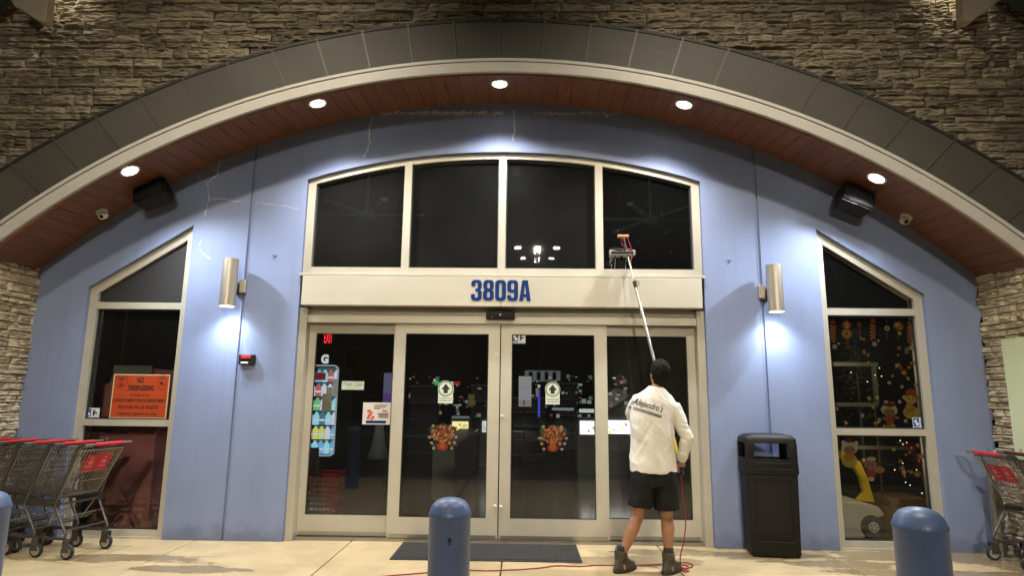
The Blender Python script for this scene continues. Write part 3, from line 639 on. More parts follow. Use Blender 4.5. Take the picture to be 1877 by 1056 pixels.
# ------------------------------------------------------------------ door mat
md=thing('door_mat','black ribbed rubber mat lying before the sliding door','mat',(-.08,-.28,0))
mb=MB(); mb.bbox((-.98,-.64,.001),(.815,.04,.010),.003,1); obj('backing',mb,RUBBER,md)
mb=MB()
for k in range(58):
    x=-.95+k*.0305
    mb.box((x,-.61,.0101),(x+.017,.01,.0165))
obj('ribs',mb,MATM,md)

# ------------------------------------------------------------------ litter bin
t=thing('litter_bin','tall black square litter bin with open hood against the blue wall','bin',(2.65,-.34,0))
yaw=Matrix.Rotation(R(-5.6),3,'Z'); cb=Vector((2.74,-.185,0))
def tb(m): m.v=[cb+yaw@Vector((v.x,v.y*.78,v.z)) for v in m.v]; return m
mb=MB()
def sq(w,d,z,r=.03,n=4):
    p=[]
    for sx_,sy_,a0 in ((1,1,0),(-1,1,90),(-1,-1,180),(1,-1,270)):
        for k in range(n+1): a=R(a0+90*k/n); p.append(Vector((sx_*(w-r)+r*math.cos(a),sy_*(d-r)+r*math.sin(a),z)))
    return p
mb.loft([sq(.215,.185,.0),sq(.232,.198,.03),sq(.238,.205,.4),sq(.243,.21,.76),sq(.243,.21,.775)]); obj('body',tb(mb),BLACKP,t,smooth=True)
mb=MB(); mb.loft([[Vector((x,-.2075-dz*.012,z)) for x,z,dz in ((-.17,.14,0),(.17,.14,0),(.17,.155,1),(-.17,.155,1))],[Vector((x,-.222,z)) for x,z in ((-.165,.143),(.165,.143),(.165,.152),(-.165,.152))]]); obj('ridge',tb(mb),BLACKP,t)
mb=from_curve([[(-.175,.2),(-.175,.72),(.175,.72),(.175,.2)],[(-.168,.207),(-.168,.713),(.168,.713),(.168,.207)]],-.218,-.205); obj('panel_rib',tb(mb),BLACKP,t)
# hood: lower collar, four corner posts, domed roof
hz0,hz1,hz2,hz3=.79,.925,1.085,1.165
mb=MB(); mb.loft([sq(.25,.215,hz0-.01),sq(.256,.22,hz0+.01),sq(.25,.215,hz1),sq(.215,.185,hz1),sq(.21,.18,hz0+.0)]); obj('hood_collar',tb(mb),BLACKP,t,smooth=True)
for z_ in (.83,.888): 
    mb=MB(); mb.bbox((-.17,-.232,z_-.005),(.17,-.214,z_+.005),.003,1); obj('collar_ridge',tb(mb),BLACKP,t)
for sx_ in (-1,1):
    for sy_ in (-1,1):
        mb=MB(); mb.bbox((min(sx_*.248,sx_*.165),min(sy_*.213,sy_*.165),hz1-.01),(max(sx_*.248,sx_*.165),max(sy_*.213,sy_*.165),hz2+.01),.012); obj('hood_post',tb(mb),BLACKP,t,smooth=True)
mb=MB(); mb.loft([sq(.248,.213,hz2-.005),sq(.247,.212,hz2+.04),sq(.235,.2,hz3-.025,.05),sq(.21,.178,hz3-.006,.06),sq(.15,.12,hz3+.004,.06)]); obj('hood_roof',tb(mb),BLACKP,t,smooth=True)

# ------------------------------------------------------------------ shopping trolleys
def make_cart():
    t=thing('shopping_cart','grey wire shopping trolley','shopping cart')
    W=.24; zt=1.02
    mb=MB(); mb.tube([(-.03,-.27,zt),(-.03,.27,zt)],.013,10); obj('handle_bar',mb,CHROME,t)
    mb=MB(); mb.tube([(-.03,-.165,zt),(-.03,.165,zt)],.0175,12); obj('handle_grip',mb,REDP,t,smooth=True)
    for s in (-1,1):
        mb=MB(); y=s*.235
        mb.tube([(-.03,s*.262,zt),(0,y,zt),(.05,y,zt-.005),(.085,y,zt-.04),(.24,y,.50),(.25,y,.47),(.235,y,.44),(.12,y*.97,.25),(.10,y*.96,.215),(.11,y*.95,.185),(.15,y*.94,.175),(.55,y*.8,.17),(.78,y*.66,.165),(.84,y*.6,.17),(.86,y*.55,.2)],.0125,10); obj('side_frame',mb,CART,t,smooth=True)
        mb=MB(); mb.tube([(.24,y,.49),(.5,s*.2,.52),(.8,s*.165,.56)],.011,8); mb.box((.2,y-.004*s-.003,.455),(.7,y-.004*s+.003,.52)); obj('side_rail',mb,CART,t)
    for p0_,p1_,r_ in (((.86,-.13,.2),(.86,.13,.2),.011),((.25,-.235,.47),(.25,.235,.47),.010),((.12,-.225,.25),(.12,.225,.25),.008)):
        mb=MB(); mb.tube([p0_,p1_],r_,8); obj('cross_bar',mb,CART,t)
    # basket
    mb=MB(); wr=.0028
    def S(u,v,s): # side panel: u front-back, v bottom-top
        xb=.25+u*.55; xt=.02+u*.86; zb=.53+u*.04; zt_=.985-u*.05
        yb=s*(.205-.055*u); yt=s*(.24-.05*u)
        return Vector((xb+(xt-xb)*v,yb+(yt-yb)*v,zb+(zt_-zb)*v))
    for s in (-1,1):
        for i in range(27): mb.tube([S(i/26,0,s),S(i/26,1,s)],wr,4)
        for v in (.25,.5,.75,.9): mb.tube([S(0,v,s),S(1,v,s)],wr,4)
        mb.tube([S(0,1,s),S(1,1,s)],.006,6)
    for i in range(13):
        a=S(1,0,-1).lerp(S(1,0,1),i/12); b=S(1,1,-1).lerp(S(1,1,1),i/12); mb.tube([a,b],wr,4)
    for v in (0,.25,.5,.75,1): mb.tube([S(1,v,-1),S(1,v,1)],wr if v<1 else .006,4)
    for i in range(15): mb.tube([S(0,0,-1).lerp(S(0,0,1),i/14),S(1,0,-1).lerp(S(1,0,1),i/14)],wr,4)
    for i in range(9): mb.tube([S(i/8,0,-1),S(i/8,0,1)],wr,4)
    obj('basket',mb,CART,t)
    # rear gate
    mb=MB()
    for i in range(14):
        a=S(0,0,-1).lerp(S(0,0,1),i/13); b=S(0,.97,-1).lerp(S(0,.97,1),i/13); mb.tube([a,b],.0028,4)
    for v in (.04,.3,.62,.95): mb.tube([S(0,v,-1),S(0,v,1)],.0035,4)
    for s in (-1,1): mb.tube([S(0,0,s),S(0,.98,s)],.006,6)
    obj('rear_gate',mb,CHROME,t)
    mb=MB()
    for i in range(9):
        y=-.17+i*.0425; mb.tube([(.14,y,.76),(.36,y*.9,.72),(.40,y*.9,.74)],.0025,4)
    mb.tube([(.14,-.19,.76),(.14,.19,.76)],.004,6); mb.tube([(.40,-.16,.74),(.40,.16,.74)],.004,6); obj('child_seat',mb,CHROME,t)
    # red placard on the gate
    def Q(y,v,d): 
        p=S(0,v,1); n=Vector((-.9,0,-.42)).normalized(); return Vector((p.x,y,p.z))+n*d
    for s0,s1 in ((-.15,-.004),(.004,.14)):
        mb=MB(); mb.add([Q(s0,.52,.008),Q(s1,.52,.008),Q(s1,.84,.008),Q(s0,.84,.008),Q(s0,.52,.003),Q(s1,.52,.003),Q(s1,.84,.003),Q(s0,.84,.003)],[(0,1,2,3),(7,6,5,4),(0,4,5,1),(1,5,6,2),(2,6,7,3),(3,7,4,0)])
        mb.cur=1
        m_=(s0+s1)/2
        for (dy,v0,v1,hw) in ((-.012,.66,.74,.005),(.012,.66,.74,.005),(0,.60,.612,.035),(0,.785,.795,.02)):
            mb.add([Q(m_+dy-hw,v0,.0088),Q(m_+dy+hw,v0,.0088),Q(m_+dy+hw,v1,.0088),Q(m_+dy-hw,v1,.0088)],[(0,1,2,3)])
        obj('placard',mb,[REDP,mat('placard_print',(.65,.5,.35),rough=.5)],t)
    # lower rack
    mb=MB()
    for i in range(9):
        y=-.17+i*.0425; mb.tube([(.2,y,.36),(.3,y,.30),(.72,y*.8,.235)],.0028,4)
    for x,z in ((.2,.36),(.4,.283),(.56,.26),(.72,.235)): mb.tube([(x,-.18,z),(x,.18,z)],.004,5)
    for s in (-1,1): mb.tube([(.2,s*.2,.36),(.15,s*.215,.38)],.006,5); mb.tube([(.36,s*.17,.29),(.26,s*.2,.46)],.006,5)
    obj('lower_rack',mb,CHROME,t)
    for (x,y) in ((.10,.21),(.10,-.21),(.78,.13),(.78,-.13)):
        f=MB()
        for s in (-1,1): f.bbox((x-.035-.02,y+s*.022-.002,.06),(x+.02,y+s*.022+.002,.165),.0015,1)
        f.lathe((x,y,.155),[(.03,0),(.03,.022)],12); fo=obj('caster',f,CART,t)
        wv=MB(); wv.lathe((x-.025,y-.014,.066),[(.046,-.0),(.062,-.001),(.066,.004),(.066,.024),(.062,.029),(.046,.028)],24,(0,1,0)); wo=obj('wheel',wv,RUBBER,t,smooth=True)
        wv=MB(); wv.lathe((x-.025,y-.016,.066),[(.018,-.0),(.047,0),(.047,.032),(.018,.032)],24,(0,1,0)); wv.cur=1; wv.lathe((x-.025,y-.019,.066),[(.012,0),(.012,.038)],10,(0,1,0)); obj('hub',wv,[WGREY,CHROME],wo,smooth=True)
    mb=MB(); mb.tube([(.0,.0,zt-.01)]+[(.0+.0*k,.012*math.cos(a),zt+.03+.02*math.sin(a)) for k,a in enumerate([R(-90+36*j) for j in range(11)])],.003,5); obj('coin_chain_loop',mb,CHROME,t)
    return t
cart=make_cart()
lablist=[('grey wire trolley nearest the left tall window, last in the left row',(-3.735,-.62),169),
 ('second trolley from the window in the left nested row',(-4.07,-.56),169),
 ('third trolley from the window in the left nested row',(-4.405,-.50),169),
 ('fourth trolley in the left row, in front of the left stone pier',(-4.74,-.44),169),
 ('trolley at the far left end of the left row, cut by the picture edge',(-5.075,-.38),169),
 ('grey trolley by the right end of the blue wall, nearest the window',(4.70,-.49),0),
 ('second trolley of the right row, nested in front of the stone pier',(5.0,-.49),0),
 ('last trolley at the right picture edge, nested in the right row',(5.3,-.49),0)]
for i,(lab,(x,y),a) in enumerate(lablist):
    c=cart if i==0 else copy_tree(cart)
    c.location=(x,y,0); c.rotation_euler[2]=R(a); c['label']=lab; c['group']='nested trolleys on the left' if i<5 else 'nested trolleys on the right'
    if a==169: c.location.x-=.05
    else: c.location.x+=.06
    if i not in (0,5):
        for ch in children(c):
            if ch.name.startswith('placard'): bpy.data.objects.remove(ch)
    if i in (6,7):
        for ch in children(c):
            if ch.name.startswith('handle_grip'):
                ch.data=ch.data.copy(); ch.data.materials[0]=DREDP
# thin steel post behind the right trolleys
t=thing('steel_post','slim grey steel post standing by the right stone pier','post',(5.0,-.1,0))
mb=MB(); mb.lathe((5.02,-.12,0),[(.05,0),(.05,.75),(.045,.77),(.001,.775)],20); obj('tube',mb,CHROME,t,smooth=True); mb=MB(); mb.lathe((5.02,-.12,0),[(.09,0),(.09,.012)],20); obj('base_plate',mb,CHROME,t)

# ------------------------------------------------------------------ signs and stickers on the glass
def flatbox(mb,a,b,y,th=.0015): mb.box((min(a.x,b.x),y-th,min(a.z,b.z)),(max(a.x,b.x),y,max(a.z,b.z)))
GY=FY+.0585   # outside face of the side panes
# no trespassing sign
A=P(206,684,GY-.004); B=P(306,769,GY-.004); x0,x1,z0,z1=A.x-.018,B.x+.018,B.z,A.z
x0,x1=-4.42+.02,-3.595; 
a=P(208,686,GY); b=P(202,767,GY); c=P(313,686,GY); x0=(a.x+b.x)/2; x1=min(c.x,-3.58); z0=b.z; z1=a.z
t=thing('warning_sign','orange NO TRESPASSING sign behind the left tall window glass','sign',((x0+x1)/2,GY,z0))
yb=GY-.004
mb=MB(); mb.box((x0,yb,z0),(x1,yb+.003,z1)); obj('border',mb,SIGNEDGE,t)
e=.012; mb=MB(); mb.box((x0+e,yb-.001,z0+e),(x1-e,yb,z1-e)); obj('face',mb,ORANGE,t)
W=x1-x0;Hh=z1-z0
def line(s_,fx0,fx1,fz0,fz1,bold=.03,par=None):
    m=textmb(s_,x0+W*fx0,x0+W*fx1,z0+Hh*fz0,z0+Hh*fz1,yb-.0018,bold); obj('lettering',m,INK,par or t)
line('NO',.425,.545,.80,.93,.045); line('TRESPASSING',.26,.74,.625,.75,.04); line('BY ORDER OF THE',.335,.665,.495,.545,.03)
line('CORPUS CHRISTI POLICE DEPARTMENT',.03,.965,.365,.445,.035); line('VIOLATORS WILL BE ARRESTED',.13,.85,.215,.29,.035); line('CRIMINAL TRESPASS P.C. 30.05',.14,.83,.075,.13,.03)
def shield(cx,cz,w,h,kind):
    def sh(k): return [(cx+k*w*px_,cz+k*h*pz_) for px_,pz_ in ((-.5,.36),(-.36,.5),(-.16,.44),(0,.5),(.16,.44),(.36,.5),(.5,.36),(.5,.05),(.34,-.28),(0,-.5),(-.34,-.28),(-.5,.05))]
    if kind: 
        def sh(k): return [(cx+k*w*.5*math.cos(a)*(1 if math.sin(a)>-.2 else 1+.25*math.sin(a)),cz+k*h*.5*math.sin(a)) for a in [2*PI*j/20 for j in range(20)]]
    o=obj('crest',from_curve([sh(1),sh(.9)],yb-.0022,yb-.0012),mat('print_maroon',(.16,.012,.01),rough=.5) if 'print_maroon' not in bpy.data.materials else bpy.data.materials['print_maroon'],t)
    mm=MB()
    if not kind:
        for k in range(14): a=2*PI*k/14; mm.add([Vector((cx+.13*w*math.cos(a+d)*q_,yb-.0016,cz+.02*h+.16*h*math.sin(a+d)*q_)) for d,q_ in ((0,1),(.25,1.3),(.45,1),(.25,.6))],[(0,1,2,3)])
        mm.box((cx-.2*w,yb-.0018,cz-.28*h),(cx+.2*w,yb-.0012,cz-.19*h)); mm.box((cx-.3*w,yb-.0018,cz+.24*h),(cx+.3*w,yb-.0012,cz+.31*h))
    else:
        mm.prism([(cx-.28*w,cz-.1*h),(cx+.3*w,cz-.12*h),(cx+.2*w,cz-.02*h),(cx+.02*w,cz+.0*h),(cx-.05*w,cz+.16*h),(cx-.16*w,cz+.02*h)],yb-.0018,yb-.0012); mm.box((cx-.2*w,yb-.0018,cz+.26*h),(cx+.2*w,yb-.0012,cz+.33*h))
    obj('crest_device',mm,INK,o)
shield(x0+W*.145,z0+Hh*.81,W*.23,Hh*.31,0); shield(x0+W*.865,z0+Hh*.81,W*.17,Hh*.33,1)
# grey board behind it, inside
a=P(209,670,.35); b=P(276,700,.35)
mb=MB(); mb.box((a.x,.35,b.z-.3),(b.x,.36,a.z)); tag(obj('notice_board',mb,mat('grey_card',(.25,.26,.23),rough=.7)),'grey notice board standing inside behind the orange sign','board')

def blue_sticker(px0,py0,px1,py1,y,lab):
    a=P(px0,py0,y); b=P(px1,py1,y)
    t=thing('access_sticker',lab,'sticker',((a.x+b.x)/2,y,b.z),'blue and white access stickers')
    x0,x1,z0,z1=a.x,b.x,b.z,a.z; W=x1-x0; H=z1-z0; xm=(x0+x1)/2
    mb=MB(); mb.box((x0,y-.001,z0),(x1,y,z1)); obj('backing',mb,mat('sticker_paper',(.62,.64,.68),rough=.4),t)
    mb=MB(); mb.box((x0+.04*W,y-.002,z0+.2*H),(xm-.02*W,y-.001,z1-.06*H)); mb.box((x0+.06*W,y-.002,z0+.05*H),(xm-.04*W,y-.001,z0+.13*H)); mb.box((xm+.05*W,y-.002,z0+.07*H),(x1-.06*W,y-.001,z0+.12*H)); obj('blue_field',mb,STB,t)
    mb=MB(); mb.prism([(x0+.1*W,z0+.62*H),(x0+.2*W,z0+.55*H),(x0+.24*W,z0+.3*H),(x0+.42*W,z0+.3*H),(x0+.44*W,z0+.5*H),(x0+.3*W,z0+.62*H),(x0+.3*W,z0+.8*H),(x0+.16*W,z0+.8*H)],y-.003,y-.002); obj('white_figure',mb,WHITE,t)
    mb=MB(); mb.prism([(xm+.1*W,z0+.3*H),(xm+.22*W,z0+.28*H),(xm+.2*W,z0+.5*H),(xm+.38*W,z0+.45*H),(xm+.36*W,z0+.6*H),(xm+.2*W,z0+.62*H),(xm+.25*W,z0+.85*H),(xm+.1*W,z0+.78*H)],y-.002,y-.001); obj('black_figure',mb,INK,t)
blue_sticker(154,748,181,768,GY,'blue and white sticker on the left tall window, beside the orange sign')
blue_sticker(1672,766,1699,787,GY,'blue and white sticker on the right tall window')
DY=.1195
blue_sticker(938,611,963,630,DY,'blue and white sticker at the top corner of the sliding door')
for (cx,cy,lab) in ((817,719,'arrow sticker on the left sliding leaf, above the flower decal'),(1013,721,'arrow sticker on the right sliding leaf, above the flower decal')):
    a=P(cx-14,cy-21,DY); b=P(cx+14,cy+21,DY); W=b.x-a.x; H=a.z-b.z; x0=a.x; z0=b.z; y=DY; c_x=x0+W/2; c_z=a.z-W/2
    t=thing('arrow_sticker','green and white '+lab,'sticker',(c_x,y,z0),'arrow stickers on the sliding leaves')
    body=[(x0+.04*W,z0),(x0+W*.96,z0),(x0+W*.96,z0+.42*H)]+[(c_x+W/2*math.cos(R(k)),c_z+W/2*math.sin(R(k))) for k in range(-20,201,10)]+[(x0+.04*W,z0+.42*H)]
    mb=MB(); mb.prism(body,y-.001,y); obj('backing',mb,PAPER,t)
    mb=from_curve([[(c_x+.47*W*math.cos(R(k)),c_z+.47*W*math.sin(R(k))) for k in range(0,360,10)],[(c_x+.41*W*math.cos(R(k)),c_z+.41*W*math.sin(R(k))) for k in range(0,360,10)]],y-.002,y-.001); obj('green_ring',mb,GREENI,t)
    mb=MB(); mb.prism([(c_x-.13*W,c_z-.28*W),(c_x+.13*W,c_z-.28*W),(c_x+.13*W,c_z-.05*W),(c_x+.28*W,c_z-.05*W),(c_x,c_z+.32*W),(c_x-.28*W,c_z-.05*W),(c_x-.13*W,c_z-.05*W)],y-.002,y-.001); obj('arrow',mb,INK,t)
    obj('lettering',textmb('AUTOMATIC DOOR',x0+.09*W,x0+.91*W,z0+.19*H,z0+.245*H,y-.0016,.02),GREENI,t); obj('lettering',textmb('KEEP MOVING',x0+.14*W,x0+.86*W,z0+.09*H,z0+.145*H,y-.0016,.02),GREENI,t)
y=.1795; a=P(627,699,y); b=P(667,715,y); W=b.x-a.x; H=a.z-b.z
t=thing('stand_clear_sticker','white STAND CLEAR sticker on the left door glass','sticker',(a.x,y,b.z))
mb=MB(); mb.box((a.x,y-.001,b.z),(b.x,y,a.z)); obj('backing',mb,PAPER,t)
mb=from_curve([[(a.x+.006,b.z+.006),(b.x-.006,b.z+.006),(b.x-.006,a.z-.006),(a.x+.006,a.z-.006)],[(a.x+.009,b.z+.009),(b.x-.009,b.z+.009),(b.x-.009,a.z-.009),(a.x+.009,a.z-.009)]],y-.0016,y-.001); obj('rule',mb,GREENI,t)
obj('lettering',textmb('STAND CLEAR',a.x+.07*W,b.x-.07*W,b.z+.42*H,b.z+.82*H,y-.0018,.02),GREENI,t); obj('lettering',textmb('AUTOMATIC SLIDING DOOR',a.x+.14*W,b.x-.14*W,b.z+.2*H,b.z+.33*H,y-.0018,.015),GREENI,t)
a=P(666,738,y); b=P(717,779,y); W=b.x-a.x; H=a.z-b.z
t=thing('store_notice','white notice with red pictures and blue foot strip on the left door glass','poster',(a.x,y,b.z))
mb=MB(); mb.box((a.x,y-.001,b.z),(b.x,y,a.z)); obj('paper',mb,mat('notice_paper',(.6,.57,.54),rough=.5),t)
mb=MB(); mb.box((a.x+.12*W,y-.002,b.z+.05*H),(b.x-.18*W,y-.001,b.z+.18*H)); obj('blue_strip',mb,NAVY,t)
mb=MB(); 
for k,(u,v,r_) in enumerate(((.22,.6,.08),(.3,.52,.06),(.24,.42,.07),(.2,.3,.07),(.36,.33,.06),(.32,.24,.05),(.72,.62,.05),(.8,.6,.045))):
    cx=a.x+u*W; cz=b.z+v*H; mb.add([Vector((cx+r_*W*math.cos(q_),y-.0011-.0001*k,cz+r_*H*math.sin(q_))) for q_ in [2*PI*j/10 for j in range(10)]],[tuple(range(9,-1,-1))[::-1]])
obj('red_pictures',mb,mat('print_red',(.5,.09,.05),rough=.5),t)
mb=MB()
for v,u0,u1 in ((.88,.38,.86),(.8,.38,.78),(.73,.38,.6),(.5,.5,.9),(.44,.55,.88),(.38,.52,.9),(.32,.56,.86)): mb.box((a.x+u0*W,y-.0019,b.z+v*H-.006),(a.x+u1*W,y-.001,b.z+v*H+.004))
obj('text_rules',mb,mat('print_brown',(.14,.09,.08),rough=.5),t)
# festive decals
PAL=dict(red=(.42,.05,.02),orange=(.60,.22,.03),gold=(.60,.42,.08),cream=(.6,.55,.36),green=(.06,.09,.04),maroon=(.2,.025,.015),pink=(.4,.17,.12),brown=(.2,.1,.04))

DC={k:mat('decal_'+k,tuple(q*.95 for q in c),rough=.6,spec=.2) for k,c in PAL.items()}
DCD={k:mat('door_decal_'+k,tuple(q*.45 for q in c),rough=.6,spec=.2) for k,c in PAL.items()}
DK=list(DC)
def blob(mb,k,cx,cz,rx,rz,y,col,rot=0,n=12,star=0):
    mb.cur=DK.index(col); mb.add([Vector((cx+rx*math.cos(a)*(1+star*math.cos(5*a))*1,y-.0004-.00002*k,cz+rz*math.sin(a)*(1+star*math.cos(5*a)))) for a in [2*PI*j/n+rot for j in range(n)]],[tuple(range(n))])
def decal(lab,items,y,name='festive_decal',group=None,part_of=None,dim=1):
    mb=MB()
    for k,it in enumerate(items):
        px,py,rx,rz,col=it[:5]; c=P(px,py,y); s_=(P(px+10,py,y)-c).x/10
        blob(mb,k,c.x,c.z,rx*s_,rz*s_,y,col,0,24 if len(it)>5 else 12,it[5] if len(it)>5 else 0)
    c=P(items[0][0],items[0][1],y); mb2=MB(); mb2.v=[v-c for v in mb.v]; mb2.f=mb.f; mb2.m=mb.m
    o=obj(name,mb2,[DC[k] for k in DK]); o.location=c
    tag(o,lab,'decal',group); return o
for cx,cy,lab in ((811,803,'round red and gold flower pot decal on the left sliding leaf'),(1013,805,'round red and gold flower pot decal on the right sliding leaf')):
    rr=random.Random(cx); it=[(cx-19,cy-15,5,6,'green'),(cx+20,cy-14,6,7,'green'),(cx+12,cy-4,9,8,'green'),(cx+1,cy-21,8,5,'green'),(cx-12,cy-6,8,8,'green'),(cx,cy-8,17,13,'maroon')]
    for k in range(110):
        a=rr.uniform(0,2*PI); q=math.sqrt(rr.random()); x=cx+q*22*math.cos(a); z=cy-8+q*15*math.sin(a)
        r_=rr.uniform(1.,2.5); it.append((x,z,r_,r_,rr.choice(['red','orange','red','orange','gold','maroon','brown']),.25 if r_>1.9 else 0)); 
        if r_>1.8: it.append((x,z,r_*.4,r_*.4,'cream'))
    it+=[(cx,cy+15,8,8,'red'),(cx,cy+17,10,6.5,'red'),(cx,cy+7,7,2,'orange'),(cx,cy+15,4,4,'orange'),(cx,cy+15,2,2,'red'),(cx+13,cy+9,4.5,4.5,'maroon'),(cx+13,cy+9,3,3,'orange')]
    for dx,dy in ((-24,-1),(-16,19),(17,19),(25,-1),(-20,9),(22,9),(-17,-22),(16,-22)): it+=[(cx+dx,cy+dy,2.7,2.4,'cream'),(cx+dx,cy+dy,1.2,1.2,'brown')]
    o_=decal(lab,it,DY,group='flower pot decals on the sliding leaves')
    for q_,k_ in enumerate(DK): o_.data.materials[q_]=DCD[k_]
Y=FY+.0685
def fc(x,y0,n,lab): # firecracker string
    it=[(x,y0,4,4,'maroon'),(x,y0+3,5,3,'red')]
    for k in range(n): it+=[(x-3+(k%2)*1.2,y0+10+k*3.2,3,1.6,'red' if k%2 else 'orange'),(x+3-(k%2)*1.2,y0+10+k*3.2,3,1.6,'orange' if k%2 else 'red')]
    it+=[(x+3,y0+16+n*3.2,4.4,4.4,'cream',.22),(x+3,y0+16+n*3.2,1.6,1.6,'gold'),(x+10,y0+10+n*3.2,2.5,2.5,'cream')]
    decal(lab,it,Y,'hanging_decal','hanging new year decals')
fc(1527,588,10,'firecracker string decal at the left edge of the right tall window')
fc(1600,586,9,'firecracker string decal in the middle of the hanging row')
fc(1668,590,10,'firecracker string decal at the right end of the hanging row')
decal('double paper lantern decal, second in the hanging row',[(1552,588,.8,6,'brown'),(1552,596,9,8,'red'),(1552,596,4,7,'gold'),(1552,612,10,9,'orange'),(1552,612,6,6,'gold'),(1552,612,3,3,'red'),(1552,622,4,2,'red'),(1554,630,2,7,'brown'),(1555,637,4,3,'maroon')],Y,'hanging_decal','hanging new year decals')
decal('small red knot and tassel decal, third in the hanging row',[(1575,588,.7,5,'brown'),(1575,595,5,5,'maroon'),(1575,595,2.4,2.4,'pink'),(1576,608,1.6,8,'red')],Y,'hanging_decal','hanging new year decals')
decal('small gold knot and tassel decal, fifth in the hanging row',[(1625,590,.7,5,'brown'),(1626,602,5,5,'gold'),(1626,602,2.2,2.2,'brown'),(1626,616,1.6,8,'maroon')],Y,'hanging_decal','hanging new year decals')
decal('gold hand fan decal with cord, sixth in the hanging row',[(1647,598,10,9,'brown'),(1645,596,6,5,'gold'),(1650,600,5,5,'orange'),(1649,611,4,4,'gold'),(1646,620,1.5,5,'green')],Y,'hanging_decal','hanging new year decals')
rr=random.Random(3)
for nm_,pts_ in (('gold and red blossom branch decal in the upper right of the middle pane',[(rr.uniform(1636,1676),rr.uniform(636,700)) for _ in range(16)]),('gold blossom branch decal above the lower right pane corner',[(rr.uniform(1630,1690),rr.uniform(812,870)) for _ in range(14)])):
    it=[]
    for x,y_ in pts_: q=rr.uniform(2.5,6); it+=[(x,y_,q,q*.9,rr.choice(['brown','gold','brown','orange','maroon']),.2),(x,y_,q*.35,q*.35,'gold')]
    decal(nm_,it,Y)
it=[]
for x,y_ in ((1630,702),(1653,709),(1679,706),(1608,729),(1581,762),(1604,777),(1649,737),(1660,772),(1612,770)): it+=[(x,y_,3.2,3.2,'cream',.15),(x,y_,1.3,1.3,'gold')]
decal('scattered cream blossom decals on the middle pane of the right window',it,Y)
decal('child figure decal in a white and red festive hat on the right window',[(1631,772,8,9,'red'),(1622,768,5,3,'pink'),(1643,766,5,3,'pink'),(1628,782,4,4,'orange'),(1637,781,4,4,'orange'),(1630,752,15,12,'cream'),(1630,757,11,8,'pink'),(1626,757,1.4,2.4,'brown'),(1635,757,1.4,2.4,'brown'),(1630,741,11,6,'maroon'),(1624,737,4,3,'cream'),(1636,739,4,3,'red'),(1630,762,3,1.2,'maroon')],Y,'figure_decal')
decal('golden bear figure decal holding an ingot on the right window',[(1671,757,16,12,'gold'),(1668,748,9,9,'orange'),(1665,746,4,4,'gold'),(1670,730,13,12,'brown'),(1669,733,10,8,'gold'),(1665,731,1.4,2,'maroon'),(1674,731,1.4,2,'maroon'),(1670,719,10,6,'red'),(1657,729,3,4,'gold'),(1685,731,3,4,'gold')],Y,'figure_decal')
decal('white festive bear decal at the top of the lower right pane',[(1557,845,15,13,'gold'),(1556,838,9,8,'orange'),(1557,822,15,12,'cream'),(1557,826,11,8,'pink'),(1546,812,4,4,'cream'),(1569,813,4,4,'cream'),(1553,824,1.4,2.2,'brown'),(1562,824,1.4,2.2,'brown'),(1557,808,7,4,'maroon')],Y,'figure_decal')
decal('small child figure decal in red on the lower right pane',[(1597,869,9,9,'red'),(1612,862,10,6,'orange'),(1596,852,12,10,'pink'),(1592,853,1.2,2,'brown'),(1600,853,1.2,2,'brown'),(1597,842,9,4,'cream'),(1597,879,6,4,'cream')],Y,'figure_decal')

# ------------------------------------------------------------------ person washing the window
def remesh(mb,voxel,smooth_it,disp=None,decim=None):
    me=bpy.data.meshes.new('t'); me.from_pydata(mb.v,[],mb.f); o=bpy.data.objects.new('t',me); COL.objects.link(o)
    bm=bmesh.new(); bm.from_mesh(me); bmesh.ops.recalc_face_normals(bm,faces=bm.faces[:]); bm.to_mesh(me); bm.free()
    m=o.modifiers.new('r','REMESH'); m.mode='VOXEL'; m.voxel_size=voxel
    m=o.modifiers.new('s','SMOOTH'); m.iterations=smooth_it; m.factor=.5
    dg=bpy.context.evaluated_depsgraph_get(); dg.update(); ev=o.evaluated_get(dg); r=bpy.data.meshes.new_from_object(ev)
    vs=[v.co.copy() for v in r.vertices]; ns=[v.normal.copy() for v in r.vertices]; fs=[tuple(p.vertices) for p in r.polygons]
    bpy.data.objects.remove(o); bpy.data.meshes.remove(me); bpy.data.meshes.remove(r)
    if disp: vs=[v+n*disp(v,n) for v,n in zip(vs,ns)]
    out=MB(); out.add(vs,fs); return out
def limb(mb,pts,n=16,cap=True):
    """pts: (centre, rx, ry) ellipses; rx along the horizontal sideways axis"""
    rings=[]
    P_=[Vector(p[0]) for p in pts]
    for i,(c,rx,ry) in enumerate(pts):
        a=P_[max(i-1,0)]; b=P_[min(i+1,len(P_)-1)]; t=(b-a).normalized()
        ref=Vector((0,1,0)) if abs(t.y)<.85 else Vector((0,0,1))
        u=ref.cross(t).normalized(); v=t.cross(u)
        rings.append([Vector(c)+u*(rx*math.cos(2*PI*k/n))+v*(ry*math.sin(2*PI*k/n)) for k in range(n)])
    mb.loft(rings)
YM=-.95
def H(px,py,dy=0.): return P(px,py,YM+dy)
man=thing('person','person in white long sleeved shirt and black shorts washing the window with a pole','person',(1.36,-.94,0))
body=MB()
neck=H(1205,722); pel=H(1199,880)
ankL=Vector((1.135,-.90,.12)); ankR=Vector((1.545,-.93,.12))
hipL=Vector((pel.x-.095,YM,pel.z+.02)); hipR=Vector((pel.x+.095,YM,pel.z+.02))
knL=H(1169,943,.05); knR=H(1222,943,.03)
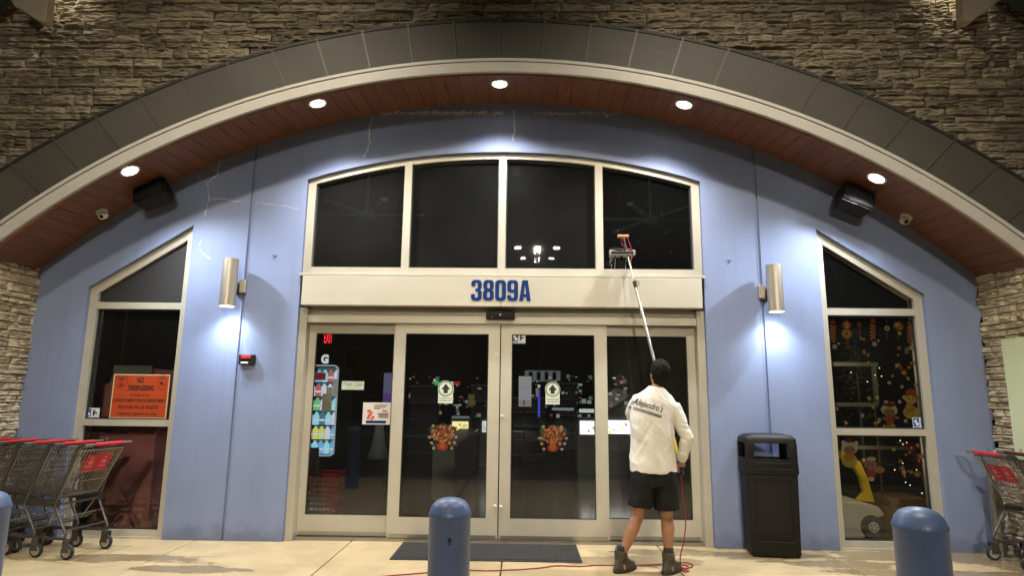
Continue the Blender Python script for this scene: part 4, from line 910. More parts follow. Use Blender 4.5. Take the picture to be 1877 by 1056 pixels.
for hip,kn,an in ((hipL,knL,ankL),(hipR,knR,ankR)):
    cm=kn.lerp(an,.32)+Vector((0,-.022,0)); cl=kn.lerp(an,.62)+Vector((0,-.008,0))
    limb(body,[(hip+Vector((0,0,.05)),.085,.095),(hip.lerp(kn,.3),.085,.09),(hip.lerp(kn,.7),.066,.072),(kn+Vector((0,0,.03)),.056,.06),(kn-Vector((0,0,.03)),.052,.058),(kn.lerp(an,.18)+Vector((0,-.015,0)),.056,.062),(cm,.058,.064),(cl,.046,.05),(kn.lerp(an,.82),.036,.042),(an,.034,.042),(an-Vector((0,0,.06)),.036,.05)])
    limb(body,[(an+Vector((0,-.05,-.08)),.035,.03),(an+Vector((0,.02,-.075)),.04,.035),(an+Vector((0,.11,-.085)),.042,.028),(an+Vector((0,.165,-.095)),.03,.018)])
wst=H(1198,835)
limb(body,[(pel-Vector((0,0,.04)),.13,.1),(pel+Vector((0,0,.06)),.155,.105),(wst,.13,.09),(H(1198,790),.15,.1),(H(1200,755),.155,.10),(H(1203,740),.12,.08),(H(1205,722),.065,.06)],24)
shL=H(1170,734); shR=H(1236,748)
elR=H(1259,803,-.02); wrR=H(1250,846,.06)
elL=Vector((1.27,YM+.24,1.33)); 
hpole=Vector((1.575,-.68,1.50))
# pole geometry
p_br=P(1151,470,-.17); hR=P(1248,856,-.86)
def pole(t): return hR.lerp(p_br,t)
tL=(1.52-hR.z)/(p_br.z-hR.z); gL=pole(tL)
wrL=gL+Vector((-.07,-.03,-.03))
def arm(sh,el,wr):
    limb(body,[(sh,.035,.04),(sh.lerp(el,.4),.045,.047),(sh.lerp(el,.85),.037,.04),(el,.036,.038),(el.lerp(wr,.3),.037,.037),(el.lerp(wr,.75),.028,.027),(wr,.025,.022)])
arm(shR,elR,wrR); arm(shL,elL,wrL)
def hand(wr,grip,fingdir,palmn):
    """palm from wrist to grip, fingers wrap round the pole"""
    d=(grip-wr).normalized(); fd=fingdir.normalized()
    pc=wr.lerp(grip,.62)
    limb(body,[(wr,.025,.02),(wr.lerp(pc,.5),.032,.018),(pc,.04,.017),(pc+d*.02,.038,.015)],12)
    axis=(p_br-hR).normalized(); side=axis.cross(d).normalized()
    for k in range(4):
        b=pc+axis*(-.03+.02*k)+d*.015; L_=(.85,1,.95,.75)[k]
        body.tube([b-d*.012,b+d*.022*L_+side*.012,b+d*.034*L_+side*.03*0+side*.02,b+d*.03+side*.036*L_,b+d*.012+side*.042*L_],[.009,.0088,.0085,.008,.007],8)
    body.tube([wr.lerp(pc,.45)+axis*.022,wr.lerp(pc,.9)+axis*.05-side*.006,grip+axis*.055-side*.01,grip+axis*.04+d*.02-side*.004],[.012,.011,.010,.008],8)
hand(wrR,hR,Vector((0,1,0)),None); hand(wrL,gL,Vector((0,1,0)),None)
# head, tipped back and turned a little to the left
hc=H(1209,686,.0); 
hrot=Matrix.Rotation(R(12),3,'Z')@Matrix.Rotation(R(24),3,'X')
def hp(x,y,z): return hc+hrot@Vector((x,y,z))
limb(body,[(H(1204,724),.062,.062),(H(1205,712),.056,.058),(hp(0,-.01,-.06),.055,.06)],14)
rings=[]
for z,rx,ry,yo in ((-.115,.022,.03,.05),(-.10,.045,.055,.035),(-.075,.058,.072,.022),(-.04,.068,.086,.01),(0,.075,.094,.0),(.04,.077,.096,-.004),(.075,.070,.086,-.008),(.10,.052,.064,-.008),(.118,.025,.03,-.008)):
    rings.append([hp(rx*math.cos(2*PI*k/20),yo+ry*math.sin(2*PI*k/20),z) for k in range(20)])
body.loft(rings)
# nose, brow, lips, ears
nz=[hp(0,.093,.02),hp(0,.112,-.012),hp(0,.118,-.028),hp(0,.1,-.036)]; body.tube(nz,[.008,.011,.013,.008],8)
body.ball(hp(0,.096,-.062),.024,.010,.006,10,6,hrot); body.ball(hp(0,.094,-.073),.02,.009,.006,10,6,hrot); body.ball(hp(0,.088,.035),.05,.012,.008,12,6,hrot)
for s in (-1,1): body.ball(hp(s*.078,.0,-.012),.010,.018,.03,10,8,hrot@Matrix.Rotation(R(-12)*1,3,'X'))
bm_=remesh(body,.0062,3)
obj('body',bm_,SKIN,man,smooth='all')
EYEW=mat('eye_white',(.7,.68,.65),rough=.2)
for s in (-1,1):
    mb=MB(); mb.ball(hp(s*.031,.082,.012),.012,.012,.010,12,8,hrot); mb.cur=1; mb.ball(hp(s*.031,.0905,.013),.0055,.005,.0055,8,6,hrot); obj('eye',mb,[EYEW,INK],man,smooth='all')
# hair
hm=MB(); rings=[]
for z,rx,ry,yo in ((-.088,.05,.03,-.062),(-.07,.062,.045,-.05),(-.045,.074,.062,-.04),(-.01,.083,.085,-.024),(.03,.088,.102,-.012),(.065,.087,.106,-.005),(.095,.076,.094,-.004),(.122,.055,.07,-.006),(.138,.025,.035,-.008)):
    rings.append([hp(rx*math.cos(2*PI*k/24),yo+ry*math.sin(2*PI*k/24),z) for k in range(24)])
hm.loft(rings)
for k in range(150):
    a=rnd.uniform(0,2*PI); e_=rnd.uniform(-.5,1.5); c=hp(.078*math.cos(a)*math.cos(e_),-.012+.092*math.sin(a)*math.cos(e_) ,.03+.098*math.sin(e_))
    if (hrot.transposed()@(c-hc)).y>.06 and (hrot.transposed()@(c-hc)).z<.07: continue
    hm.ball(c,rnd.uniform(.008,.016),rnd.uniform(.008,.015),rnd.uniform(.014,.026),6,4,hrot)
def hd(v,n):
    q=hrot.transposed()@(v-hc); return .005*noise.noise(Vector((q.x*60,q.y*60,q.z*26)))+.0035*noise.noise(Vector((q.x*170,q.y*170,q.z*70)))
obj('hair',remesh(hm,.0055,1,hd),HAIR,man,smooth='all')
# shirt
s_=MB()
limb(s_,[(H(1198,866.5),.206,.145),(H(1198,862),.208,.148),(H(1197,838),.198,.142),(H(1195,800),.190,.140),(H(1194,770),.190,.142),(H(1198,750),.198,.14),(H(1202,736),.20,.125),(H(1203,726),.155,.105),(H(1204,717),.1,.085),(H(1205,711),.076,.074)],32)
limb(s_,[(shR+Vector((-.06,0,.0)),.065,.075),(shR+Vector((.0,0,-.01)),.068,.074),(shR.lerp(elR,.35),.060,.066),(shR.lerp(elR,.7),.054,.06),(elR+Vector((.004,0,0)),.056,.058),(elR.lerp(wrR,.35),.052,.056),(elR.lerp(wrR,.75),.044,.047),(elR.lerp(wrR,.93),.036,.036),(elR.lerp(wrR,1.0),.033,.032)],18)
limb(s_,[(shL+Vector((.06,0,.0)),.065,.075),(shL+Vector((.0,0,-.01)),.068,.074),(shL.lerp(elL,.35),.066,.07),(shL.lerp(elL,.8),.057,.06),(elL,.053,.056),(elL.lerp(wrL,.5),.046,.048),(elL.lerp(wrL,1),.035,.035)],18)
def sd(v,n):
    # cloth folds: long drapes on the body, cross folds on the sleeves
    x,y,z=v; d=0
    arm_=max(0,min(1,(x-1.64)/.05))
    f1=noise.noise(Vector(((x+.35*(z-1.1))*13,y*9,z*2.4))); f2=noise.noise(Vector(((x-.5*z)*22+4,y*14,z*4.5+3)))
    low=max(0,min(1,(1.45-z)/.3))
    d+=(1-arm_)*(.25+.75*low)*(.015*(1-abs(f1)*2)+.004*(1-abs(f2)*2))
    f3=noise.noise(Vector((x*8,y*8,(z+.4*x)*26)))
    d+=arm_*.009*(1-abs(f3)*2)
    # tension folds from armpit
    f4=noise.noise(Vector(((x*.7+z*1.)*16,y*6,(z-x)*3))); d+=.003*(1-abs(f4)*2)*(1-arm_)
    # hem stitching ledge
    hz=H(1197,866).z; d*=min(1,max(.25,(z-hz)/.12))
    return d-.002
sm=remesh(s_,.0085,2,sd)
so=obj('shirt',sm,SHIRT,man,smooth='all')
bvh=BVHTree.FromPolygons([tuple(v) for v in sm.v],sm.f)
def onshirt(mb,name,m):
    out=MB(); vs=[]
    for v in mb.v:
        h=bvh.ray_cast(Vector((v.x,-2,v.z)),Vector((0,1,0))); vs.append(Vector((v.x,(h[0].y if h[0] else YM-.14)-.0055,v.z)))
    out.add(vs,mb.f); return obj(name,out,m,so)
a=H(1160,745,-.14); b=H(1213,762,-.14)
ang=math.atan2(b.z-a.z,b.x-a.x); L_=(b-a).length
def tilt(m,o_):
    c,s=math.cos(ang),math.sin(ang); m.v=[Vector((o_.x+(v.x*c-v.z*s),v.y,o_.z+(v.x*s+v.z*c))) for v in m.v]; return m
BPRINT=mat('shirt_print',(.06,.075,.07),rough=.8)
def subdiv(m):
    me=bpy.data.meshes.new('t'); me.from_pydata(m.v,[],m.f); bm=bmesh.new(); bm.from_mesh(me); bmesh.ops.triangulate(bm,faces=bm.faces[:]); bmesh.ops.subdivide_edges(bm,edges=[e for e in bm.edges if e.calc_length()>.012],cuts=2)
    bm.verts.index_update(); o=MB(); o.add([v.co.copy() for v in bm.verts],[tuple(v.index for v in f.verts) for f in bm.faces]); bm.free(); bpy.data.meshes.remove(me); return o
onshirt(subdiv(tilt(textmb("Alejandro's",0,L_,.008,.085,0,.012,shear=.45),a)),'shirt_lettering',BPRINT)
for z0_,z1_,l0 in ((-.008,-.001,0),(-.022,-.014,.0)):
    mb=MB(); n=20
    for k in range(n): u0,u1=l0+L_*k/n,l0+L_*(k+1)/n; mb.add([Vector((u0,0,z0_)),Vector((u1,0,z0_)),Vector((u1,0,z1_)),Vector((u0,0,z1_))],[(0,1,2,3)])
    onshirt(tilt(mb,a),'shirt_underline',BPRINT)
# shorts
q=MB()
limb(q,[(H(1198,855),.165,.125),(H(1198,870),.175,.13),(pel+Vector((0,0,-.0)),.19,.135),(pel+Vector((0,0,-.05)),.18,.13)],28)
hemL=H(1173,929,.0); hemR=H(1222,934,.0)
for hip,hem in ((hipL,hemL),(hipR,hemR)):
    limb(q,[(hip+Vector((0,0,.06)),.1,.125),(hip.lerp(hem,.35),.103,.12),(hip.lerp(hem,.7),.103,.116),(hip.lerp(hem,.97),.106,.115),(hem,.106,.115)],24)
def shd(v,n):
    x,y,z=v; f=noise.noise(Vector((x*13,y*9,z*5))); g=noise.noise(Vector((x*24,y*20,z*9+5))); return .010*(1-2*abs(f))+.004*(1-2*abs(g))-.004
obj('shorts',remesh(q,.0085,2,shd),SHORTS,man,smooth='all')
# socks and boots
for an,tw,lab in ((ankL,R(-48),'l'),(ankR,R(-42),'r')):
    mb=MB(); limb(mb,[(an-Vector((0,0,.03)),.047,.055),(an+Vector((0,0,.03)),.045,.052),(an+Vector((0,0,.085)),.043,.050),(an+Vector((0,0,.1)),.0435,.0505)],20); obj('sock',remesh(mb,.006,2),SOCK,man,smooth='all')
    b=MB(); r3=Matrix.Rotation(tw,3,'Z'); f0=Vector((an.x,an.y,0))
    def F(x,y,z): return f0+r3@Vector((x*1.02,y*.98,z))
    rg=[]
    for z,w,y0,y1 in ((.018,.050,-.095,.19),(.04,.053,-.098,.192),(.065,.05,-.09,.175),(.085,.047,-.08,.12),(.105,.048,-.072,.075),(.14,.05,-.07,.062),(.165,.052,-.071,.062)):
        rg.append([F(w*math.cos(a)*(1.0 if math.sin(a)<.3 else 1),(y0+y1)/2+(y1-y0)/2*math.sin(a),z+(.018 if z>.15 else 0)*abs(math.sin(a))) for a in [2*PI*k/24 for k in range(24)]])
    b.loft(rg)
    def bd(v,n): return .003*noise.noise(v*45)+.002*noise.noise(v*110)
    o=obj('boot',remesh(b,.006,2,bd),BOOT,man,smooth='all')
    mb=MB(); mb.loft([[F(w*math.cos(a),.048+l*math.sin(a),z) for a in [2*PI*k/28 for k in range(28)]] for z,w,l in ((.0,.052,.144),(.004,.056,.150),(.022,.057,.152),(.026,.055,.149))]); obj('sole',mb,RUBBER,o,smooth=True)
    for dy in (-.068,.06):
        mb=MB(); c=F(0,dy,.185); mb.tube([c+r3@Vector((-.012,0,-.02)),c+r3@Vector((-.011,0,.02)),c+r3@Vector((0,0,.03)),c+r3@Vector((.011,0,.02)),c+r3@Vector((.012,0,-.02))],.0035,6); obj('pull_tab',mb,BOOT,o)

# ------------------------------------------------------------------ window washing pole, brush, hose
wp=thing('washing_pole','telescopic aluminium washing pole held by the person, brush on the arched window','washing pole',tuple(hR))
ax=(p_br-hR).normalized(); A=hR-ax*.03
t1=.27; t2=.70
mb=MB(); mb.tube([A,pole(t1)],.0145,14); obj('lower_tube',mb,YEL,wp,smooth=True)
mb=MB(); mb.tube([pole(t1),pole(.50)],.016,14); obj('middle_tube',mb,CHROME,wp,smooth=True)
mb=MB(); mb.tube([hR-ax*.075,hR+ax*.05],.0175,12); obj('grip',mb,BLACKM,wp,smooth=True)
tc=(P(1165,523,-.2).z-hR.z)/(p_br.z-hR.z)
mb=MB(); mb.tube([pole(.50),pole(tc)],.015,14); obj('middle_tube',mb,CHROME,wp,smooth=True)
mb=MB(); mb.tube([pole(tc),pole(1.0)],.011,12); obj('upper_tube',mb,CHROME,wp,smooth=True)
mb=MB(); c=pole(tc); mb.tube([c-ax*.045,c+ax*.02],.02,12); mb.cur=1; mb.tube([c+ax*.021,c+ax*.035],.026,12); mb.box(c+Vector((.01,-.03,-.02)),c+Vector((.045,-.01,.03))); obj('clamp',mb,[BLACKP,CHROME],wp)
# brush head (long block against the glass) 
a=P(1117,463,-.18); b=P(1164,458,-.18)
brush=MB(); brush.bbox((a.x,-.20,a.z-.03),(b.x,-.155,a.z+.028),.006); obj('brush_block',brush,mat('brush_grey',(.35,.34,.33),rough=.5),wp)
mb=MB()
for k in range(60):
    x=a.x+.01+(b.x-a.x-.02)*rnd.random(); z=a.z+rnd.uniform(-.035,.02); mb.tube([(x,-.157,z),(x+rnd.uniform(-.006,.006),-.07,z+rnd.uniform(-.012,.006))],.0032,4)
tag(obj('bristles',mb,mat('white_bristle',(.5,.48,.46),rough=.8),wp),kind='stuff')
mb=MB(); mb.tube([Vector((a.x+.03,-.19,a.z+.035)),Vector((a.x+.10,-.2,a.z+.03)),Vector((b.x-.12,-.2,a.z+.035)),p_br],.011,8); mb.tube([Vector((a.x+.02,-.203,a.z)),Vector((b.x-.02,-.203,a.z))],.012,8); obj('jet_bar',mb,BLACKP,wp)
# squeegee-like small roller above
c1=P(1132,433,-.16); c2=P(1152,432,-.16)
mb=MB(); mb.bbox((c1.x,-.19,c1.z-.014),(c2.x,-.13,c1.z+.012),.008); obj('scrub_pad',mb,BRIST,wp)
cm=(c1+c2)/2
mb=MB(); mb.tube([p_br,p_br+ax*.05,Vector((cm.x+.01,-.18,cm.z-.06)),Vector((cm.x,-.175,cm.z-.015))],.009,8); obj('gooseneck',mb,CHROME,wp)
mb=MB(); mb.tube([pole(.97)+Vector((.012,-.012,0)),pole(1)+Vector((.05,-.03,.03)),Vector((cm.x+.045,-.21,cm.z-.05)),Vector((cm.x+.02,-.22,cm.z-.02)),Vector((cm.x-.03,-.21,cm.z-.05)),Vector((cm.x-.02,-.2,cm.z-.11)),Vector((b.x-.08,-.2,a.z+.04)),Vector((b.x-.02,-.2,a.z+.01))],.005,6); obj('jet_hose',mb,HOSE,wp,smooth=True)
# water running off the brush
mb=MB()
for x_,l0,l1 in ((1122,468,497),(1128,470,498),(1148,468,495),(1157,466,492),(1119,470,488)):
    yy=468
    for k in range(14):
        z0=l0+(l1-l0)*k/14; p=P(x_-1.5*k/14,z0,-.14+.02*rnd.random()); 
        if rnd.random()<.7: mb.tube([p,p-Vector((rnd.uniform(-.002,.002),0,rnd.uniform(.008,.02)))],.0022,4)
tag(obj('water_drips',mb,WATER),'streams of water running down from the brush onto the window sill','water',kind='stuff')
# hose on the ground
def catm(pts,n=8):
    out=[]; pts=[Vector(p) for p in pts]; q_=[pts[0]]+pts+[pts[-1]]
    for i in range(1,len(q_)-2):
        for k in range(n):
            t=k/n; a,b,c,d=q_[i-1:i+3]; out.append(.5*((2*b)+(c-a)*t+(2*a-5*b+4*c-d)*t*t+(3*b-a-3*c+d)*t**3))
    return out+[pts[-1]]
g=lambda x,y:G(x,y,.007)
hp_=[hR+Vector((0,-.01,-.02)),P(1249,878,-.88),P(1252,912,-.90),P(1257,950,-.92),P(1254,990,-.93),P(1247,1022,-.93)+Vector((0,0,0)),g(1249,1040),g(1262,1042),g(1270,1037),g(1258,1032),g(1240,1033)]+[g(x,y) for x,y in ((1200,1036),(1150,1037.5),(1100,1037),(1060,1039),(1020,1038),(990,1042),(940,1045.5),(890,1047),(840,1046),(790,1050),(735,1054.5),(650,1062),(520,1075))]
t=thing('red_hose','thin red water hose trailing from the pole across the pavement','hose',tuple(g(1249,1040)))
mb=MB(); mb.tube(catm(hp_),.0052,8); obj('hose_line',mb,HOSE,t,smooth='all')
mb=MB(); mb.tube(catm([g(1246,1042),g(1256,1049),g(1262,1047),g(1250,1043),g(1232,1041),g(1244,1035),g(1262,1039)]),.006,8); obj('hose_loop',mb,HOSE,t,smooth='all')

# ------------------------------------------------------------------ store interior
DARK=mat('dark_interior_wall',(.025,.027,.027),rough=.8,var=.2); FLOORM=mat('polished_store_floor',(.06,.062,.058),rough=.16,var=.15,vscale=1.2)
mb=MB(); mb.box((-8,.27,-.1),(8,16,.0)); tag(obj('store_floor',mb,FLOORM),kind='structure')
mb=MB(); mb.box((-8,.26,6.3),(8,16,6.4)); tag(obj('store_ceiling',mb,DARK),kind='structure')
for nm,a,b in (('store_back_wall',(-8,16,0),(8,16.2,6.3)),('store_left_wall',(-8.2,.26,0),(-8,16.2,6.3)),('store_right_wall',(8,.26,0),(8.2,16.2,6.3))):
    mb=MB(); mb.box(a,b); tag(obj(nm,mb,DARK),kind='structure')
# unseen ceiling panel added to give the fans and store dim light
t=thing('ceiling_fill_panel','unseen square fill panel added in the dark store ceiling','ceiling light',(-.5,2.5,6.2))
mb=MB(); mb.box((-.9,2.2,6.22),(-.1,2.8,6.29)); obj('frame',mb,WHITE,t)
mb=MB(); mb.box((-.87,2.23,6.205),(-.13,2.77,6.219)); obj('diffuser',mb,emis('fill_diffuser',(.85,.95,1.),5),t)
lamp('lamp','AREA',(-.5,2.5,6.19),40,(.85,.95,1.),t,aim=(0,0,-1),size=.6)
t=thing('hidden_uplight','unseen uplight added inside above the sliding doors to brighten the fans','strip light',(0,.32,2.6))  # added uplight, hidden behind the fascia, to brighten the fans
mb=MB(); mb.box((-1.,.27,2.55),(1.,.36,2.62)); obj('housing',mb,WHITE,t); mb=MB(); mb.box((-.98,.29,2.621),(.98,.35,2.63)); obj('tube',mb,emis('uplight_tube',(.9,.95,1),2),t)
lamp('lamp','AREA',(0,.42,2.66),22,(.9,.95,1.),t,aim=(0,.8,.6),size=.1)
# drinks cooler
Yc=4.5; a=P(566,672,Yc); b=P(621,672,Yc); zb=P(600,836,Yc).z; x0,x1=a.x,b.x; zt=a.z
t=thing('drinks_cooler','lit drinks cooler with a white letter G, seen through the left door glass','cooler',((x0+x1)/2,Yc,0))
mb=MB(); mb.box((x0-.12,Yc+.02,0),(x0-.001,Yc+.7,2.35)); mb.box((x1+.001,Yc+.02,0),(x1+.12,Yc+.7,2.35)); mb.box((x0-.12,Yc+.6,0),(x1+.12,Yc+.72,2.35)); mb.box((x0-.12,Yc,zt),(x1+.12,Yc+.6,2.35)); mb.box((x0-.12,Yc,0),(x1+.12,Yc+.6,zb)); obj('cabinet',mb,BLACKP,t)
mb=MB(); mb.box((x0,Yc+.5,zb),(x1,Yc+.55,zt)); obj('light_back',mb,emis('cooler_glow',(.45,.65,.8),.16),t)
c=from_curve([RRct(x0-.01,zb-.01,x1+.01,zt+.03,.09),RRct(x0+.015,zb+.015,x1-.015,zt+.005,.075)],Yc-.02,Yc-.001); obj('lit_door_edge',c,emis('door_edge',(.6,.75,.85),.55),t)
BT=[emis('bottle_'+n_,tuple(.12+.8*q for q in c_),s_*.95) for n_,c_,s_ in (('blue',(.1,.5,1),1.),('cyan',(.25,.8,1),1.1),('green',(.15,.8,.2),.8),('yellow',(.8,.85,.1),1.),('red',(.9,.1,.1),.7),('white',(.8,.85,.95),1.),('teal',(.05,.3,.5),.6))]  # bottles glow by emission, standing in for the cooler's light on them
hh=(zt-zb)/6.2
for r in range(6):
    z=zb+.03+r*hh
    mb=MB(); mb.box((x0,Yc+.03,z-.02),(x1,Yc+.45,z-.008)); obj('shelf',mb,DARKLINE,t)
    pal=[[0,1,0,1,0],[4,3,3,5,0,1],[1,1,6,1,5],[2,2,5,3,1],[5,4,5,5,1],[0,0,1,4,5]][r]
    for k in range(5):
        x=x0+.06+(x1-x0-.12)*k/4; mb=MB(); mb.lathe((x,Yc+.1,z-.006),[(.046,0),(.052,.02),(.045,.08),(.052,.14),(.046,.175),(.02,.205),(.022,.225)],12); mb.cur=1; mb.lathe((x,Yc+.1,z+.06),[(.049,0),(.049,.035)],12)
        obj('bottle',mb,[BT[pal[k%len(pal)]],BT[5]],t,smooth=True)
for (q0,q1,q2,q3,c_,nm) in ((570,683,596,697,(.35,.03,.03),'red_label'),(598,710,607,738,(.45,.4,.28),'paper_note'),(591,722,606,755,(.3,.27,.18),'paper_note'),(610,695,618,727,(.5,.48,.45),'paper_note')):
    a_=P(q0,q1,Yc-.05); b_=P(q2,q3,Yc-.05); mb=MB(); mb.box((a_.x,Yc-.035,b_.z),(b_.x,Yc-.03,a_.z)); obj(nm,mb,emis(nm,c_,.55),t)
a_=P(588,667,Yc-.01); b_=P(603,650,Yc-.01); obj('logo_letter',textmb('G',a_.x,b_.x,a_.z,b_.z,Yc-.01,.06),emis('logo_white',(.85,.9,.9),.9),t)
# exit sign
Ye=5; a=P(594,629,Ye); b=P(610,609,Ye)
t=thing('exit_sign','glowing red EXIT sign inside above the drinks cooler','sign',(a.x,Ye,a.z))
mb=MB(); mb.box((a.x-.03,Ye+.003,a.z-.03),(b.x+.03,Ye+.05,b.z+.03)); obj('box',mb,BLACKM,t); mb=MB(); mb.tube([(a.x+.1,Ye+.03,b.z+.03),(a.x+.1,Ye+.03,6.3)],.01,6); obj('hanger',mb,BLACKM,t)
obj('lettering',textmb('EXIT',a.x,b.x,a.z,b.z,Ye,.0),emis('exit_red',(1,.02,.04),3.),t)
# shopping baskets
for k in range(9):
    z=.03+k*.062; x,y=-2.15+.0,1.0
    t_=MB(); 
    t=thing('shopping_basket','red hand basket in the stack inside the left door, '+['bottom one','second from the bottom','third from the bottom','fourth from the bottom','middle one','fourth from the top','third from the top','second from the top','top one'][k],'basket',(x,y,z),'stacked red baskets')
    mb=MB()
    for zz,e_ in ((.0,.0),(.055,.012)):
        pts=[Vector((x+sx_*(.20+e_),y+sy_*(.14+e_),z+zz)) for sx_,sy_ in ((-1,-1),(1,-1),(1,1),(-1,1))]
        mb.tube(pts,.009,5,closed=True)
    for k2 in range(9):
        u=-1+2*k2/8
        for sy_ in (-1,1): mb.tube([(x+u*.2,y+sy_*.14,z),(x+u*.212,y+sy_*.152,z+.055)],.005,4)
    for k2 in range(7):
        u=-1+2*k2/6
        for sx_ in (-1,1): mb.tube([(x+sx_*.2,y+u*.14,z),(x+sx_*.212,y+u*.152,z+.055)],.005,4)
    obj('basket_shell',mb,REDP,t)
# flyer stand above baskets
a=P(566,822,1.15); b=P(578,870,1.15)
t=thing('flyer_holder','grey flyer holder standing above the red baskets','holder',(a.x,1.2,0)); mb=MB(); mb.box((a.x-.12,1.2,b.z),(b.x,1.24,a.z)); obj('panel',mb,mat('grey_plastic',(.3,.3,.28),rough=.5),t); mb=MB(); mb.tube([(a.x+.02,1.22,0),(a.x+.02,1.22,b.z)],.012,8); obj('leg',mb,CHROME,t)
# posters/screens inside
def screen(px0,py0,px1,py1,Y_,m,nm,lab,cat,tilt_=0,extra=None):
    a=P(px0,py0,Y_); b=P(px1,py1,Y_); t=thing(nm,lab,cat,((a.x+b.x)/2,Y_,b.z)); mb=MB(); mb.prism([(a.x+tilt_,b.z),(b.x-0,b.z),(b.x,a.z),(a.x+2*tilt_,a.z)],Y_,Y_+.03); obj('face',mb,m,t)
    if extra:
        for (u0,v0,u1,v1,mm) in extra:
            e_=MB(); e_.box((a.x+(b.x-a.x)*u0,Y_-.003,b.z+(a.z-b.z)*v0),(a.x+(b.x-a.x)*u1,Y_-.001,b.z+(a.z-b.z)*v1)); obj('print',e_,mm,t)
    return t
E_=emis  # poster, lattice and edge faces glow in place of light falling on them
def stand(t,px,Y_,z): 
    x=P(px,700,Y_).x; mb=MB(); mb.tube([(x,Y_+.05,0),(x,Y_+.05,z)],.015,6); obj('pole',mb,BLACKM,t)
t=screen(704,684,722,742,3.2,E_('lav_sky',(.45,.42,.8),.22),'lavender_poster','tall poster of a lavender field just inside the door','poster',extra=((0,0,1,.35,E_('lav_field',(.16,.08,.4),.5)),(0,.38,1,.46,E_('lav_hill',(.3,.35,.6),.3)))); stand(t,712,3.2,1.5)
t=screen(951,690,974,746,3.4,E_('screen_sky',(.48,.46,.5),.62),'display_screen','pale tall display screen inside behind the right sliding leaf','screen',extra=((0,0,1,.22,E_('screen_sand',(.4,.36,.36),.6)),(.35,.04,.5,.2,E_('screen_boat',(.05,.06,.1),.5)),(0,.6,.8,.62,E_('screen_cloud',(.4,.3,.3),.6)))); stand(t,962,3.4,1.6)
t=thing('window_lattice','pale framed lattice high on the store back wall','display frame',(0,12,3)); a=P(965,680,12); b=P(1023,698,12)
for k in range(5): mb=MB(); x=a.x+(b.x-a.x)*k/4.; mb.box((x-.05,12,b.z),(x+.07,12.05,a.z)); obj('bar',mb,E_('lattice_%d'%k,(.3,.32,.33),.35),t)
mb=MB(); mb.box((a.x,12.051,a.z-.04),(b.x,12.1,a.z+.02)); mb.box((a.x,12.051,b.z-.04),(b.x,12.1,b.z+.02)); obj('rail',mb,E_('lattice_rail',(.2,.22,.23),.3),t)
# lit checkout cases
def case(px0,py0,px1,py1,Y_,col,s,lab,top=True):
    a=P(px0,py0,Y_); b=P(px1,py1,Y_); t=thing('display_case',lab,'display case',((a.x+b.x)/2,Y_,0),'lit checkout display cases')
    mb=MB(); mb.box((a.x,Y_,b.z),(b.x,Y_+.02,a.z)); obj('lit_front',mb,E_('case_'+str(px0),col,s),t)
    mb=MB(); mb.box((a.x-.05,Y_+.021,0),(b.x+.05,Y_+.6,a.z+.06)); mb.box((a.x-.03,Y_-.02,0),(b.x+.03,Y_+.02,b.z-.01)); obj('counter',mb,mat('counter_grey',(.12,.12,.12),rough=.4),t)
    r=random.Random(px0)
    for k in range(7):
        u=r.random(); v=r.random(); e_=MB(); e_.box((a.x+(b.x-a.x)*u*.85,Y_-.012,b.z+(a.z-b.z)*v*.7),(a.x+(b.x-a.x)*(u*.85+.12),Y_-.002,b.z+(a.z-b.z)*(v*.7+.22))); obj('product',e_,E_('prod%d_%d'%(px0,k),(r.uniform(.3,1)*col[0],r.uniform(.3,1)*col[1],r.uniform(.1,1)*col[2]),s*r.uniform(.4,1.3)),t)
case(829,773,858,793,7.2,(1,.85,.4),1.4,'yellow lit checkout case behind the left sliding leaf'); case(884,772,899,793,7.2,(.9,.95,1),.9,'white lit checkout case near the middle of the doors')
case(1063,772,1093,797,6,(1,.93,.95),2.2,'bright white lit case behind the right sliding leaf'); case(1112,771,1156,796,6,(1,1,1),2.6,'brightest white lit case beside the person, behind the last pane')
def bar(px0,py0,px1,py1,Y_,col,s,lab,nm='light_strip'):
    a=P(px0,py0,Y_); b=P(px1,py1,Y_); mb=MB(); mb.bbox((min(a.x,b.x),Y_,min(a.z,b.z)),(max(a.x,b.x),Y_+.06,max(a.z,b.z)),.008); o=obj(nm,mb,E_(nm+str(px0),col,s)); tag(o,lab,'light strip'); return o
bar(1062,750,1090,757,6.4,(.8,.85,.85),.8,'white glowing strip above the bright lit case'); bar(1012,748,1052,753,7,(.6,.7,.75),.35,'dim white strip on a far shelf behind the right leaf')
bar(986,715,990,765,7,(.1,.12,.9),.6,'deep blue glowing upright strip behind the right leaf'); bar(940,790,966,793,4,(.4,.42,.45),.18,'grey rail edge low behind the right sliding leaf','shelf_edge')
bar(797,700,806,708,9,(.05,.8,.3),.6,'small green glowing sign behind the left leaf','green_sign'); bar(831,700,843,706,9,(.8,.05,.05),.4,'small red glowing sign behind the left leaf','red_sign')
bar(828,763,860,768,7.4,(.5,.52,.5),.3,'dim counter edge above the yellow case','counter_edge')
GM=[mat('goods_%d'%k,(rnd.uniform(.05,.4),rnd.uniform(.05,.3),rnd.uniform(.05,.3)),rough=.3,emit=c_,estr=e_) for k,(c_,e_) in enumerate((((.9,.95,1),.25),((1,.8,.5),.2),((.9,.2,.15),.16),((.3,.5,.9),.16),((.9,.95,.9),.6),((.5,.9,.5),.12)))]  # goods glow on their own, painting glints into the dark store
mb=MB()
